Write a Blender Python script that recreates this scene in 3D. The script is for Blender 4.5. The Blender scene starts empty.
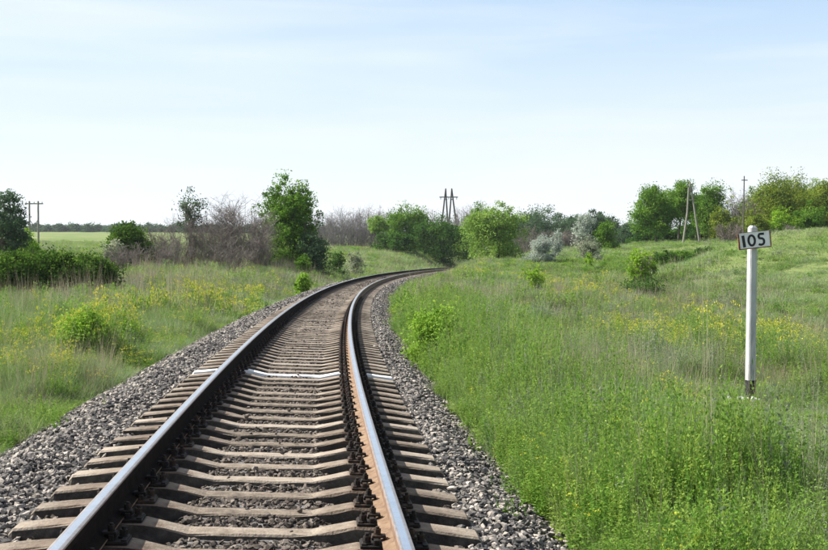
import bpy, bmesh, math, random, zlib
import numpy as np
from mathutils import Vector, Matrix

# ------------------------------------------------------------------ camera, sky, sun, exposure
SC = bpy.context.scene
COL = SC.collection
FPX, PITCH, EYE = 1096.9, 0.01589, 1.335          # focal length (828 px wide frame), pitch, eye above rail top
cam_data = bpy.data.cameras.new('camera')
cam_data.sensor_width = 36.0
cam_data.lens = FPX / 828.0 * 36.0
cam_data.clip_start, cam_data.clip_end = 0.1, 6000.0
cam = bpy.data.objects.new('camera', cam_data)
COL.objects.link(cam)
cam.location = (0, 0, EYE)
cam.rotation_euler = (math.pi / 2 - PITCH, 0, 0)
SC.camera = cam

SUN_EL, SUN_AZ = math.radians(43), math.radians(-74)   # azimuth from the viewing direction, negative = left
SUNV = Vector((math.sin(SUN_AZ) * math.cos(SUN_EL), math.cos(SUN_AZ) * math.cos(SUN_EL), math.sin(SUN_EL)))
world = bpy.data.worlds.new('World')
SC.world = world
world.use_nodes = True
wt = world.node_tree
for n in list(wt.nodes): wt.nodes.remove(n)
w_out = wt.nodes.new('ShaderNodeOutputWorld')
w_bg = wt.nodes.new('ShaderNodeBackground')
w_bg.inputs['Strength'].default_value = 0.060
w_sky = wt.nodes.new('ShaderNodeTexSky')
w_sky.sky_type = 'NISHITA'
w_sky.sun_disc = False
w_sky.sun_elevation, w_sky.sun_rotation = SUN_EL, SUN_AZ
w_sky.altitude, w_sky.air_density, w_sky.dust_density, w_sky.ozone_density = 100, 1.0, 0.8, 2.0
w_tc = wt.nodes.new('ShaderNodeTexCoord')
w_map = wt.nodes.new('ShaderNodeMapping')
w_map.inputs['Scale'].default_value = (1.2, 1.2, 15.0)
w_map.inputs['Rotation'].default_value = (0.0, 0.05, 0.4)
w_noise = wt.nodes.new('ShaderNodeTexNoise')
w_noise.inputs['Scale'].default_value = 1.6
w_noise.inputs['Detail'].default_value = 5.0
w_noise.inputs['Roughness'].default_value = 0.5
w_noise.inputs['Distortion'].default_value = 0.4
w_ramp = wt.nodes.new('ShaderNodeMapRange')
w_ramp.inputs['From Min'].default_value = 0.44
w_ramp.inputs['From Max'].default_value = 0.72
w_ramp.inputs['To Min'].default_value = 0.0
w_ramp.inputs['To Max'].default_value = 0.38
w_mix = wt.nodes.new('ShaderNodeMix')
w_mix.data_type = 'RGBA'
w_mix.inputs['B'].default_value = (8.6, 8.8, 9.0, 1)      # thin cirrus
w_sep = wt.nodes.new('ShaderNodeSeparateXYZ')             # pale blue, then milky air towards the horizon, all the way round
def w_range(a0, a1, b0, b1):
    n = wt.nodes.new('ShaderNodeMapRange'); n.interpolation_type = 'SMOOTHSTEP'
    for k_, v_ in (('From Min', a0), ('From Max', a1), ('To Min', b0), ('To Max', b1)): n.inputs[k_].default_value = v_
    return n
w_hz1, w_hz2 = w_range(.10, .52, .92, 0.0), w_range(-.02, .26, .92, 0.0)
w_dot = wt.nodes.new('ShaderNodeVectorMath'); w_dot.operation = 'DOT_PRODUCT'; w_dot.inputs[1].default_value = SUNV
w_glow = w_range(.25, 1.0, 0.0, .85)                      # brighter milky sky round the sun
w_max = wt.nodes.new('ShaderNodeMath'); w_max.operation = 'MAXIMUM'
w_mix1 = wt.nodes.new('ShaderNodeMix'); w_mix1.data_type = 'RGBA'; w_mix1.inputs['B'].default_value = (4.7, 6.4, 8.5, 1)
w_mix2 = wt.nodes.new('ShaderNodeMix'); w_mix2.data_type = 'RGBA'; w_mix2.inputs['B'].default_value = (8.35, 8.5, 8.65, 1)
L = wt.links.new
L(w_tc.outputs['Generated'], w_map.inputs['Vector'])
L(w_map.outputs['Vector'], w_noise.inputs['Vector'])
L(w_noise.outputs['Fac'], w_ramp.inputs['Value'])
L(w_ramp.outputs['Result'], w_mix.inputs['Factor'])
L(w_tc.outputs['Generated'], w_sep.inputs['Vector'])
L(w_tc.outputs['Generated'], w_dot.inputs[0])
L(w_dot.outputs['Value'], w_glow.inputs['Value'])
L(w_sep.outputs['Z'], w_hz1.inputs['Value'])
L(w_sep.outputs['Z'], w_hz2.inputs['Value'])
L(w_hz2.outputs['Result'], w_max.inputs[0])
L(w_glow.outputs['Result'], w_max.inputs[1])
L(w_sky.outputs['Color'], w_mix1.inputs['A'])
L(w_hz1.outputs['Result'], w_mix1.inputs['Factor'])
L(w_mix1.outputs['Result'], w_mix.inputs['A'])
L(w_mix.outputs['Result'], w_mix2.inputs['A'])
L(w_max.outputs[0], w_mix2.inputs['Factor'])
L(w_mix2.outputs['Result'], w_bg.inputs['Color'])
L(w_bg.outputs['Background'], w_out.inputs['Surface'])

sun_data = bpy.data.lights.new('sun', 'SUN')
sun_data.energy = 5.0
sun_data.angle = math.radians(0.53)
sun_data.color = (1.0, 0.955, 0.88)
sun = bpy.data.objects.new('sun', sun_data)
COL.objects.link(sun)
sun.location = SUNV * 60
sun.rotation_euler = SUNV.to_track_quat('Z', 'Y').to_euler()

SC.view_settings.view_transform = 'Standard'
SC.view_settings.look = 'None'
SC.view_settings.exposure = 1.10
SC.view_settings.gamma = 1.0
SC.cycles.max_bounces = 6
SC.cycles.transparent_max_bounces = 4

rng = np.random.default_rng(7)
random.seed(7)

# ------------------------------------------------------------------ helpers
def tag(o, label=None, cat=None, group=None, kind=None):
    if label: o['label'] = label
    if cat: o['category'] = cat
    if group: o['group'] = group
    if kind: o['kind'] = kind
    return o

def link(o, parent=None):
    COL.objects.link(o)
    if parent is not None: o.parent = parent
    return o

def empty(name, loc=(0, 0, 0)):
    o = bpy.data.objects.new(name, None)
    o.empty_display_size = 0.3
    o.location = loc
    return link(o)

def mesh_from(name, verts, faces, mats, smooth=False, fmat=None):
    me = bpy.data.meshes.new(name)
    me.from_pydata([tuple(v) for v in verts], [], faces)
    for m in (mats if isinstance(mats, (list, tuple)) else [mats]): me.materials.append(m)
    if smooth: me.polygons.foreach_set('use_smooth', [True] * len(me.polygons))
    if fmat is not None: me.polygons.foreach_set('material_index', fmat)
    me.update()
    return me

def quads_mesh(name, V, mat, attr=None, n=4):
    """V: (k, n, 3) array of separate polygons -> mesh, with a per-point float attribute 'rnd'"""
    k = V.shape[0]
    me = bpy.data.meshes.new(name)
    me.vertices.add(k * n); me.loops.add(k * n); me.polygons.add(k)
    me.vertices.foreach_set('co', V.reshape(-1).astype(np.float32))
    me.loops.foreach_set('vertex_index', np.arange(k * n, dtype=np.int32))
    me.polygons.foreach_set('loop_start', np.arange(0, k * n, n, dtype=np.int32))
    me.polygons.foreach_set('loop_total', np.full(k, n, dtype=np.int32))
    if attr is not None:
        a = me.attributes.new('rnd', 'FLOAT', 'POINT')
        a.data.foreach_set('value', np.repeat(attr, n).astype(np.float32))
    me.materials.append(mat)
    me.update(calc_edges=True)
    return me

class MB:
    """collects boxes, prisms and tubes into one mesh"""
    def __init__(s): s.v, s.f = [], []
    def add(s, vs, fs):
        b = len(s.v); s.v += [tuple(v) for v in vs]; s.f += [tuple(i + b for i in f) for f in fs]
    def box(s, c, d, bev=0.0):
        bm = bmesh.new(); bmesh.ops.create_cube(bm, size=1)
        for v in bm.verts: v.co = Vector((v.co.x * d[0], v.co.y * d[1], v.co.z * d[2]))
        if bev: bmesh.ops.bevel(bm, geom=bm.edges[:], offset=bev, segments=1, affect='EDGES')
        for v in bm.verts: v.co += Vector(c)
        bm.verts.index_update()
        s.add([v.co for v in bm.verts], [[v.index for v in f.verts] for f in bm.faces]); bm.free()
    def cyl(s, c, r, h, n=8, r2=None):
        r2 = r if r2 is None else r2
        vs = [(c[0] + r * math.cos(6.2832 * i / n), c[1] + r * math.sin(6.2832 * i / n), c[2]) for i in range(n)]
        vs += [(c[0] + r2 * math.cos(6.2832 * i / n), c[1] + r2 * math.sin(6.2832 * i / n), c[2] + h) for i in range(n)]
        s.add(vs, [[i, (i + 1) % n, n + (i + 1) % n, n + i] for i in range(n)] + [list(range(n))[::-1], list(range(n, 2 * n))])
    def tube(s, pts, rad, n=5):
        pts = [np.asarray(p, float) for p in pts]; b = len(s.v); m = len(pts)
        for i, p in enumerate(pts):
            d = pts[min(i + 1, m - 1)] - pts[max(i - 1, 0)]; d = d / (np.linalg.norm(d) + 1e-9)
            a = np.cross(d, (0.31, 0.95, 0.05) if abs(d[2]) > .8 else (0, 0, 1)); a /= np.linalg.norm(a) + 1e-9
            c = np.cross(d, a); r = rad[i] if hasattr(rad, '__len__') else rad
            for k in range(n):
                t = 6.2832 * k / n; s.v.append(tuple(p + r * (a * math.cos(t) + c * math.sin(t))))
        for i in range(m - 1):
            for k in range(n):
                s.f.append((b + i * n + k, b + i * n + (k + 1) % n, b + (i + 1) * n + (k + 1) % n, b + (i + 1) * n + k))
        s.f.append(tuple(b + k for k in range(n))[::-1]); s.f.append(tuple(b + (m - 1) * n + k for k in range(n)))
    def mesh(s, name, mat, smooth=False): return mesh_from(name, s.v, s.f, mat, smooth)
    def build(s, name, mat, parent=None, smooth=False):
        return link(bpy.data.objects.new(name, s.mesh(name, mat, smooth)), parent)

# value noise on numpy arrays
_tab = np.random.default_rng(11).random((256, 256))
def vnoise(x, y, sc, off=0):
    x = np.asarray(x, float) / sc + off * 17.3; y = np.asarray(y, float) / sc + off * 9.1
    xi, yi = np.floor(x).astype(int), np.floor(y).astype(int); fx, fy = x - xi, y - yi
    fx = fx * fx * (3 - 2 * fx); fy = fy * fy * (3 - 2 * fy)
    t = lambda a, b: _tab[(xi + a) % 256, (yi + b) % 256]
    return (t(0, 0) * (1 - fx) + t(1, 0) * fx) * (1 - fy) + (t(0, 1) * (1 - fx) + t(1, 1) * fx) * fy
def fnoise(x, y, sc, off=0):
    return .55 * vnoise(x, y, sc, off) + .3 * vnoise(x, y, sc * .45, off + 1) + .15 * vnoise(x, y, sc * .2, off + 2)
def sstep(a, b, x):
    t = np.clip((np.asarray(x, float) - a) / (b - a), 0, 1); return t * t * (3 - 2 * t)

# ------------------------------------------------------------------ track path (circle to the right) and terrain
X0, TH, KAP, CANT = -0.3406, -0.09987, 0.0018612, 0.063
RAD = 1 / KAP
CX, CY = X0 + RAD * math.cos(TH), -RAD * math.sin(TH)
def track(s, u=0.0, z=0.0):
    """station, offset to the right, height over the rail plane -> world"""
    a = TH + KAP * s
    x = CX - (RAD - u) * np.cos(a); y = CY + (RAD - u) * np.sin(a)
    return x, y, z - CANT * u / 1.595
def station(x, y):
    dx, dy = CX - np.asarray(x, float), np.asarray(y, float) - CY
    r = np.hypot(dx, dy)
    return (np.arctan2(dy, dx) - TH) * RAD, RAD - r

def at(px, py, Z):
    """a point Z metres ahead seen at that place of the frame"""
    u, v = (px - 414) / FPX, (275 - py) / FPX
    c, s_ = math.cos(PITCH), math.sin(PITCH)
    dy, dz = c + v * s_, -s_ + v * c
    t = Z / dy
    return np.array([u * t, Z, EYE + dz * t])

_ctl = [(-200, 400, 16), (0, 440, 11), (0, 360, 22), (0, 300, 50), (-150, 300, 50), (120, 292, 55), (200, 275, 70), (250, 270, 78),
        (300, 268, 88), (360, 264, 105), (330, 251, 150), (380, 251, 165), (420, 259, 160), (460, 258, 168), (400, 267, 130),
        (60, 246, 180), (60, 238, 320), (60, 231.5, 700), (-200, 236, 450), (220, 232, 700), (120, 250, 130), (-300, 250, 130),
        (600, 550, 7.2), (828, 550, 7.2), (1000, 550, 7.2), (750, 405, 14), (828, 400, 15), (1000, 400, 15), (650, 350, 25), (560, 311, 40), (500, 289, 68),
        (480, 275, 92), (540, 278, 75), (600, 302, 48), (720, 345, 36), (828, 347, 36), (690, 312, 47), (760, 326, 43), (828, 328, 42), (640, 284, 72), 
        (745, 298, 53), (800, 270, 60), (828, 236, 75), (785, 239, 75), (748, 238, 73), (718, 252, 69), (692, 267, 65), (668, 284, 61),
        (760, 262, 92), (720, 277, 89), (694, 284, 85), (664, 286, 80), (704, 264, 106), (690, 242, 138), (650, 256, 118),
        (640, 243, 140), (740, 241, 134), (600, 250, 140), (560, 252, 140), (500, 260, 118), (470, 264, 118), (580, 265, 100), (828, 238, 130),
        (1000, 232, 130), (1000, 232, 75), (500, 243, 300), (650, 241, 300), (828, 238, 300), (350, 243, 300), (828, 236, 700), (500, 238, 700), (-600, 238, 700), (1300, 238, 700),
        (240, 255, 150), (-400, 300, 50)]
_P = np.array([at(*c) for c in _ctl])
_P = np.vstack([_P, [[-14, 0, -.7], [14, 0, -.65], [-20, -40, -.8], [20, -40, -.8]]])
def _k(d): return np.where(d > 1e-6, d * d * np.log(np.maximum(d, 1e-6)), 0)
def _fit():
    xy = _P[:, :2] / 50; n = len(xy)
    K = _k(np.linalg.norm(xy[:, None] - xy[None], axis=2)) + np.eye(n) * 0.004
    A = np.zeros((n + 3, n + 3)); A[:n, :n] = K; A[:n, n] = 1; A[:n, n + 1:] = xy; A[n, :n] = 1; A[n + 1:, :n] = xy.T
    return np.linalg.solve(A, np.r_[_P[:, 2], 0, 0, 0])
_W = _fit()
def tps(x, y):
    sh = np.shape(x); q = np.stack([np.ravel(x), np.ravel(y)], 1) / 50; out = np.empty(len(q)); n = len(_P)
    for i in range(0, len(q), 20000):
        c = q[i:i + 20000]
        out[i:i + 20000] = _k(np.linalg.norm(c[:, None] - (_P[:, :2] / 50)[None], axis=2)) @ _W[:n] + _W[n] + c @ _W[n + 1:]
    return out.reshape(sh)
def ground(x, y):
    x = np.asarray(x, float); y = np.asarray(y, float)
    d = np.hypot(x, y); lim = np.minimum(1, 690 / np.maximum(d, 1))          # beyond the last control points the land goes on level
    t = tps(x * lim, y * lim)
    s, u = station(x, y)
    near = np.where(u > 0, -.62, -.60) + 0 * u
    w = np.where(u > 0, sstep(2.6, 6.5, u), sstep(3.2, 9, -u))
    w = np.where((s > 330) | (s < -60), 1, w)
    z = near * (1 - w) + t * w
    amp = sstep(2.6, 4.5, np.abs(u))
    return z + amp * ((fnoise(x, y, 2.2, 3) - .5) * .16 + (fnoise(x, y, 9, 5) - .5) * .35 * sstep(20, 60, d))
def gz(x, y): return float(ground(np.array([x]), np.array([y]))[0])
def hit(px, py):
    """where the sight line meets the land"""
    Z = np.geomspace(5, 260, 700); p = np.array([at(px, py, z) for z in Z])
    b = p[:, 2] < ground(p[:, 0], p[:, 1]); i = int(np.argmax(b)) if b.any() else len(Z) - 1
    return p[i]

# ------------------------------------------------------------------ materials
def mat_new(name):
    m = bpy.data.materials.new(name); m.use_nodes = True
    nt = m.node_tree
    for n in list(nt.nodes): nt.nodes.remove(n)
    out = nt.nodes.new('ShaderNodeOutputMaterial')
    return m, nt, out
def nd(nt, t, **kw):
    n = nt.nodes.new(t)
    for k, v in kw.items():
        if k in n.inputs.keys(): n.inputs[k].default_value = v
        else: setattr(n, k, v)
    return n
def ramp(nt, stops, src):
    r = nt.nodes.new('ShaderNodeValToRGB')
    while len(r.color_ramp.elements) < len(stops): r.color_ramp.elements.new(.5)
    for e, (p, c) in zip(r.color_ramp.elements, stops): e.position = p; e.color = (*c, 1)
    nt.links.new(src, r.inputs['Fac']); return r
def rough_mat(name, stops, scale=8, rough=.85, bump=.3, bscale=40, metallic=0.0, detail=6, obj_random=0.0, coords='Object', spec=.3, stretch=(1, 1, 1)):
    m, nt, out = mat_new(name)
    b = nd(nt, 'ShaderNodeBsdfPrincipled', Roughness=rough, Metallic=metallic)
    b.inputs['Specular IOR Level'].default_value = spec
    tc = nd(nt, 'ShaderNodeTexCoord'); mp = nd(nt, 'ShaderNodeMapping'); mp.inputs['Scale'].default_value = stretch
    nt.links.new(tc.outputs[coords], mp.inputs['Vector'])
    no = nd(nt, 'ShaderNodeTexNoise', Scale=scale, Detail=detail, Roughness=.65)
    nt.links.new(mp.outputs['Vector'], no.inputs['Vector'])
    src = no.outputs['Fac']
    if obj_random:
        oi = nd(nt, 'ShaderNodeObjectInfo'); ma = nd(nt, 'ShaderNodeMath', operation='MULTIPLY_ADD')
        ma.inputs[1].default_value = obj_random; nt.links.new(oi.outputs['Random'], ma.inputs[0])
        sb = nd(nt, 'ShaderNodeMath', operation='SUBTRACT'); sb.inputs[1].default_value = obj_random / 2
        nt.links.new(no.outputs['Fac'], ma.inputs[2]); nt.links.new(ma.outputs[0], sb.inputs[0]); src = sb.outputs[0]
    r = ramp(nt, stops, src)
    nt.links.new(r.outputs['Color'], b.inputs['Base Color'])
    if bump:
        n2 = nd(nt, 'ShaderNodeTexNoise', Scale=bscale, Detail=5); bp = nd(nt, 'ShaderNodeBump', Strength=bump, Distance=.01)
        nt.links.new(mp.outputs['Vector'], n2.inputs['Vector']); nt.links.new(n2.outputs['Fac'], bp.inputs['Height']); nt.links.new(bp.outputs['Normal'], b.inputs['Normal'])
    nt.links.new(b.outputs['BSDF'], out.inputs['Surface'])
    return m
def leaf_mat(name, stops, trans=.35, source='rnd', patch=None, patch_scale=.25, gloss=.0):
    """thin leaf: diffuse + translucent; colour per leaf ('rnd') or per plant (object random), patches by place"""
    m, nt, out = mat_new(name)
    if source == 'rnd':
        a = nd(nt, 'ShaderNodeAttribute'); a.attribute_name = 'rnd'; src = a.outputs['Fac']
    else:
        a = nd(nt, 'ShaderNodeObjectInfo'); src = a.outputs['Random']
    r = ramp(nt, stops, src); col = r.outputs['Color']
    if patch:
        g = nd(nt, 'ShaderNodeNewGeometry'); no = nd(nt, 'ShaderNodeTexNoise', Scale=patch_scale, Detail=3)
        nt.links.new(g.outputs['Position'], no.inputs['Vector'])
        mr = nd(nt, 'ShaderNodeMapRange'); mr.inputs['From Min'].default_value = .42; mr.inputs['From Max'].default_value = .62
        nt.links.new(no.outputs['Fac'], mr.inputs['Value'])
        mx = nd(nt, 'ShaderNodeMix', data_type='RGBA'); mx.inputs['B'].default_value = (*patch, 1)
        nt.links.new(mr.outputs['Result'], mx.inputs['Factor']); nt.links.new(col, mx.inputs['A']); col = mx.outputs['Result']
    d = nd(nt, 'ShaderNodeBsdfDiffuse'); t = nd(nt, 'ShaderNodeBsdfTranslucent')
    hs = nd(nt, 'ShaderNodeHueSaturation'); hs.inputs['Hue'].default_value = .49; hs.inputs['Value'].default_value = 1.25; hs.inputs['Saturation'].default_value = 1.05
    nt.links.new(col, hs.inputs['Color'])
    nt.links.new(col, d.inputs['Color']); nt.links.new(hs.outputs['Color'], t.inputs['Color'])
    mix = nd(nt, 'ShaderNodeMixShader'); mix.inputs['Fac'].default_value = trans
    nt.links.new(d.outputs[0], mix.inputs[1]); nt.links.new(t.outputs[0], mix.inputs[2])
    last = mix.outputs[0]
    if gloss:
        gl = nd(nt, 'ShaderNodeBsdfGlossy', Roughness=.45); m2 = nd(nt, 'ShaderNodeMixShader'); m2.inputs['Fac'].default_value = gloss
        nt.links.new(last, m2.inputs[1]); nt.links.new(gl.outputs[0], m2.inputs[2]); last = m2.outputs[0]
    nt.links.new(last, out.inputs['Surface'])
    return m

M = {}
M['concrete'] = rough_mat('sleeper_concrete', [(.20, (0.075, 0.058, 0.045)), (.38, (0.170, 0.137, 0.104)), (.55, (0.259, 0.215, 0.170)), (.8, (0.356, 0.307, 0.249))], scale=9, bump=.7, bscale=60, obj_random=.34, detail=10)
def stain_sleepers(m):
    nt = m.node_tree; b = next(n for n in nt.nodes if n.type == 'BSDF_PRINCIPLED'); old = b.inputs['Base Color'].links[0].from_socket
    tc = nd(nt, 'ShaderNodeTexCoord'); sx = nd(nt, 'ShaderNodeSeparateXYZ'); nt.links.new(tc.outputs['Object'], sx.inputs[0])
    ab = nd(nt, 'ShaderNodeMath', operation='ABSOLUTE'); nt.links.new(sx.outputs['X'], ab.inputs[0])
    df = nd(nt, 'ShaderNodeMath', operation='SUBTRACT'); df.inputs[1].default_value = .7975; nt.links.new(ab.outputs[0], df.inputs[0])
    d2 = nd(nt, 'ShaderNodeMath', operation='ABSOLUTE'); nt.links.new(df.outputs[0], d2.inputs[0])
    no = nd(nt, 'ShaderNodeTexNoise', Scale=6.0, Detail=6); nt.links.new(tc.outputs['Object'], no.inputs['Vector'])
    ad = nd(nt, 'ShaderNodeMath', operation='MULTIPLY_ADD'); ad.inputs[1].default_value = .7; nt.links.new(no.outputs['Fac'], ad.inputs[0]); nt.links.new(d2.outputs[0], ad.inputs[2])
    mr = nd(nt, 'ShaderNodeMapRange'); nt.links.new(ad.outputs[0], mr.inputs['Value'])
    for k, v in (('From Min', .48), ('From Max', .72), ('To Min', .62), ('To Max', 0.0)): mr.inputs[k].default_value = v
    mx = nd(nt, 'ShaderNodeMix', data_type='RGBA'); mx.inputs['B'].default_value = (.10, .062, .040, 1)
    nt.links.new(mr.outputs['Result'], mx.inputs['Factor']); nt.links.new(old, mx.inputs['A']); nt.links.new(mx.outputs['Result'], b.inputs['Base Color'])
stain_sleepers(M['concrete'])
M['grimy_shade'] = rough_mat('grimy_shaded_concrete', [(.3, (0.026, 0.022, 0.019)), (.5, (0.056, 0.048, 0.041)), (.72, (0.120, 0.105, 0.086))], scale=11, bump=.6, bscale=60, obj_random=.2)  # grimy sleeper sides and ends, their shade deepened in the colour
M['white_sleeper'] = rough_mat('whitewashed_concrete', [(.28, (.35, .33, .30)), (.40, (.72, .72, .70)), (.7, (.80, .80, .79))], scale=9, bump=.4, bscale=60)
M['rust'] = rough_mat('rail_rust', [(.28, (0.072, 0.044, 0.031)), (.45, (0.170, 0.109, 0.068)), (.6, (0.225, 0.157, 0.102)), (.78, (0.297, 0.221, 0.153))], scale=13, detail=9, rough=.9, bump=.3, bscale=120)
M['head_side'] = rough_mat('rail_head_side', [(.3, (.16, .10, .075)), (.6, (.30, .20, .14))], scale=10, rough=.55, metallic=.35, bump=.1)
M['polish'] = rough_mat('polished_steel', [(.3, (.68, .69, .71)), (.7, (.82, .83, .85))], scale=5, rough=.24, metallic=1.0, bump=.03, bscale=90, spec=.5)
M['dull'] = rough_mat('dull_rail_edge', [(.3, (.30, .26, .23)), (.7, (.46, .43, .41))], scale=16, rough=.42, metallic=.85, bump=.1, bscale=60, detail=8)
M['rail_shade'] = rough_mat('shaded_rail_side', [(.3, (.010, .008, .007)), (.7, (.026, .019, .015))], scale=9, rough=.9, bump=.15, spec=.04)  # inner side of the left rail, its shade painted near-black
M['iron'] = rough_mat('greasy_iron', [(.3, (0.011, 0.010, 0.009)), (.55, (0.026, 0.020, 0.017)), (.75, (0.072, 0.044, 0.029))], scale=30, rough=.7, bump=.3, bscale=90, obj_random=.3, metallic=.3)
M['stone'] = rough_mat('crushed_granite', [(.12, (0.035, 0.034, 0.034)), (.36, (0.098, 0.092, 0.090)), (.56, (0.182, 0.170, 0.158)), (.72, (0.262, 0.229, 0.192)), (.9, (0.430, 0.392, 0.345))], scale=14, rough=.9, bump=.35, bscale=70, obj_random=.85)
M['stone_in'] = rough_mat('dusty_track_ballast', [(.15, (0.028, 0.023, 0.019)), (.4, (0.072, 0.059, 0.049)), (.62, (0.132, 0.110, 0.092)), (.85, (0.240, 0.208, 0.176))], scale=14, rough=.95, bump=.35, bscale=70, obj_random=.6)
M['stone_shade'] = rough_mat('shade_dark_ballast', [(.15, (0.012, 0.011, 0.010)), (.4, (0.030, 0.026, 0.022)), (.65, (0.056, 0.049, 0.042)), (.9, (0.120, 0.105, 0.090))], scale=14, rough=.9, bump=.35, bscale=70, obj_random=.6)  # stones beside the rails, the shade in the gaps put into their colour
M['bed'] = rough_mat('ballast_bed', [(.3, (0.040, 0.036, 0.034)), (.5, (0.112, 0.104, 0.100)), (.7, (0.216, 0.208, 0.200))], scale=34, rough=.95, bump=1.0, bscale=45, detail=3)
M['white_paint'] = rough_mat('white_paint', [(.3, (.60, .60, .60)), (.5, (.78, .78, .78)), (.7, (.82, .82, .82))], scale=9, rough=.6, bump=.15, bscale=50)
M['post_paint'] = rough_mat('weathered_whitewash', [(.28, (0.270, 0.270, 0.270)), (.5, (0.423, 0.427, 0.432)), (.7, (0.522, 0.526, 0.531))], scale=11, rough=.8, bump=.35, bscale=70, stretch=(1, 1, .25))
M['black_paint'] = rough_mat('black_paint', [(.35, (.010, .010, .011)), (.58, (.022, .022, .022)), (.68, (.25, .24, .22))], scale=16, rough=.7, bump=.3, bscale=60)
M['sign_rust'] = rough_mat('rusty_sign_rim', [(.35, (.03, .02, .018)), (.55, (.20, .08, .03)), (.75, (.42, .18, .06))], scale=18, rough=.8, bump=.2)
M['digit'] = rough_mat('digit_black', [(.3, (.012, .012, .014)), (.7, (.03, .03, .035))], scale=20, rough=.55, bump=.1)
M['old_wood'] = rough_mat('weathered_pole_wood', [(.3, (.14, .125, .11)), (.5, (.25, .23, .205)), (.7, (.36, .34, .31))], scale=5, rough=.9, bump=.4, stretch=(6, 6, .5))
M['dark_wood'] = rough_mat('tarred_pole_wood', [(.3, (.05, .045, .045)), (.7, (.13, .115, .105))], scale=5, rough=.9, bump=.3, stretch=(6, 6, .5))
M['ceramic'] = rough_mat('insulator_glass', [(.3, (.25, .32, .30)), (.7, (.4, .46, .44))], scale=5, rough=.3, bump=0)
M['bark'] = rough_mat('bark', [(.3, (.05, .04, .032)), (.5, (.11, .09, .072)), (.75, (.20, .17, .14))], scale=7, rough=.95, bump=.6, bscale=20, stretch=(3, 3, .6))
M['twig'] = rough_mat('dry_twigs', [(.3, (0.090, 0.074, 0.065)), (.5, (0.176, 0.149, 0.133)), (.75, (0.279, 0.243, 0.216))], scale=3, rough=.95, bump=0)
M['twig_far'] = rough_mat('dry_twigs_grey', [(.3, (0.117, 0.108, 0.113)), (.5, (0.180, 0.167, 0.167)), (.75, (0.261, 0.243, 0.239))], scale=3, rough=.95, bump=0)

g_fresh = [(0, (0.043, 0.100, 0.015)), (.45, (0.095, 0.205, 0.028)), (.8, (0.175, 0.311, 0.045)), (1, (0.259, 0.364, 0.076))]
g_dark = [(0, (0.020, 0.055, 0.015)), (.5, (0.048, 0.119, 0.024)), (1, (0.113, 0.212, 0.040))]
g_light = [(0, (0.107, 0.189, 0.043)), (.5, (0.189, 0.311, 0.064)), (1, (0.319, 0.440, 0.113))]
g_olive = [(0, (0.068, 0.109, 0.019)), (.5, (0.160, 0.228, 0.033)), (1, (0.304, 0.356, 0.061))]
g_blue = [(0, (0.033, 0.067, 0.033)), (.5, (0.068, 0.124, 0.061)), (1, (0.129, 0.197, 0.099))]
g_silver = [(0, (0.176, 0.220, 0.176)), (.5, (0.330, 0.374, 0.319)), (1, (0.506, 0.539, 0.484))]
g_lime = [(0, (0.098, 0.209, 0.022)), (.5, (0.186, 0.340, 0.031)), (1, (0.328, 0.470, 0.057))]
g_hedge = [(0, (0.022, 0.055, 0.011)), (.5, (0.055, 0.121, 0.020)), (1, (0.143, 0.237, 0.039))]
g_leafy = [(0, (0.099, 0.198, 0.026)), (.5, (0.182, 0.330, 0.044)), (1, (0.319, 0.462, 0.083))]
g_grey = [(0, (0.136, 0.167, 0.113)), (.5, (0.259, 0.288, 0.197)), (1, (0.410, 0.425, 0.304))]
for k, st in dict(fresh=g_fresh, dark=g_dark, light=g_light, olive=g_olive, blue=g_blue, silver=g_silver, lime=g_lime, greyleaf=g_grey, leafy=g_leafy, hedge=g_hedge).items():
    M[k] = leaf_mat('leaves_' + k, st, trans=.34, source='rnd')
M['grass'] = leaf_mat('grass_blades', [(0, (0.094, 0.175, 0.045)), (.5, (0.160, 0.262, 0.075)), (1, (0.259, 0.345, 0.125))], .46, 'obj', patch=(0.248, 0.305, 0.145), patch_scale=.22)
M['grass_soft'] = leaf_mat('feathery_grass', [(0, (.165, .255, .125)), (.5, (.25, .345, .185)), (1, (.36, .43, .26))], .35, 'obj', patch=(.125, .20, .05), patch_scale=.2)
M['grass_pale'] = leaf_mat('pale_slope_grass', [(0, (.24, .31, .13)), (.5, (.34, .40, .20)), (1, (.46, .49, .29))], .4, 'obj', patch=(.20, .31, .10), patch_scale=.12)
M['weed'] = leaf_mat('weed_leaves', [(0, (0.081, 0.180, 0.029)), (.5, (0.139, 0.268, 0.044)), (1, (0.273, 0.370, 0.079))], .36, 'obj', patch=(0.174, 0.280, 0.058), patch_scale=.5)
M['dry'] = leaf_mat('dry_grass_blades', [(0, (.20, .165, .115)), (.5, (.31, .265, .19)), (1, (.44, .39, .29))], .25, 'obj')
M['flower'] = leaf_mat('yellow_petals', [(0, (.33, .37, .05)), (.5, (.45, .45, .06)), (1, (.56, .52, .08))], .3, 'obj')
M['wormwood'] = leaf_mat('wormwood_leaves', [(0, (.13, .165, .11)), (.5, (.19, .225, .155)), (1, (.28, .31, .22))], .3, 'obj')

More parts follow.
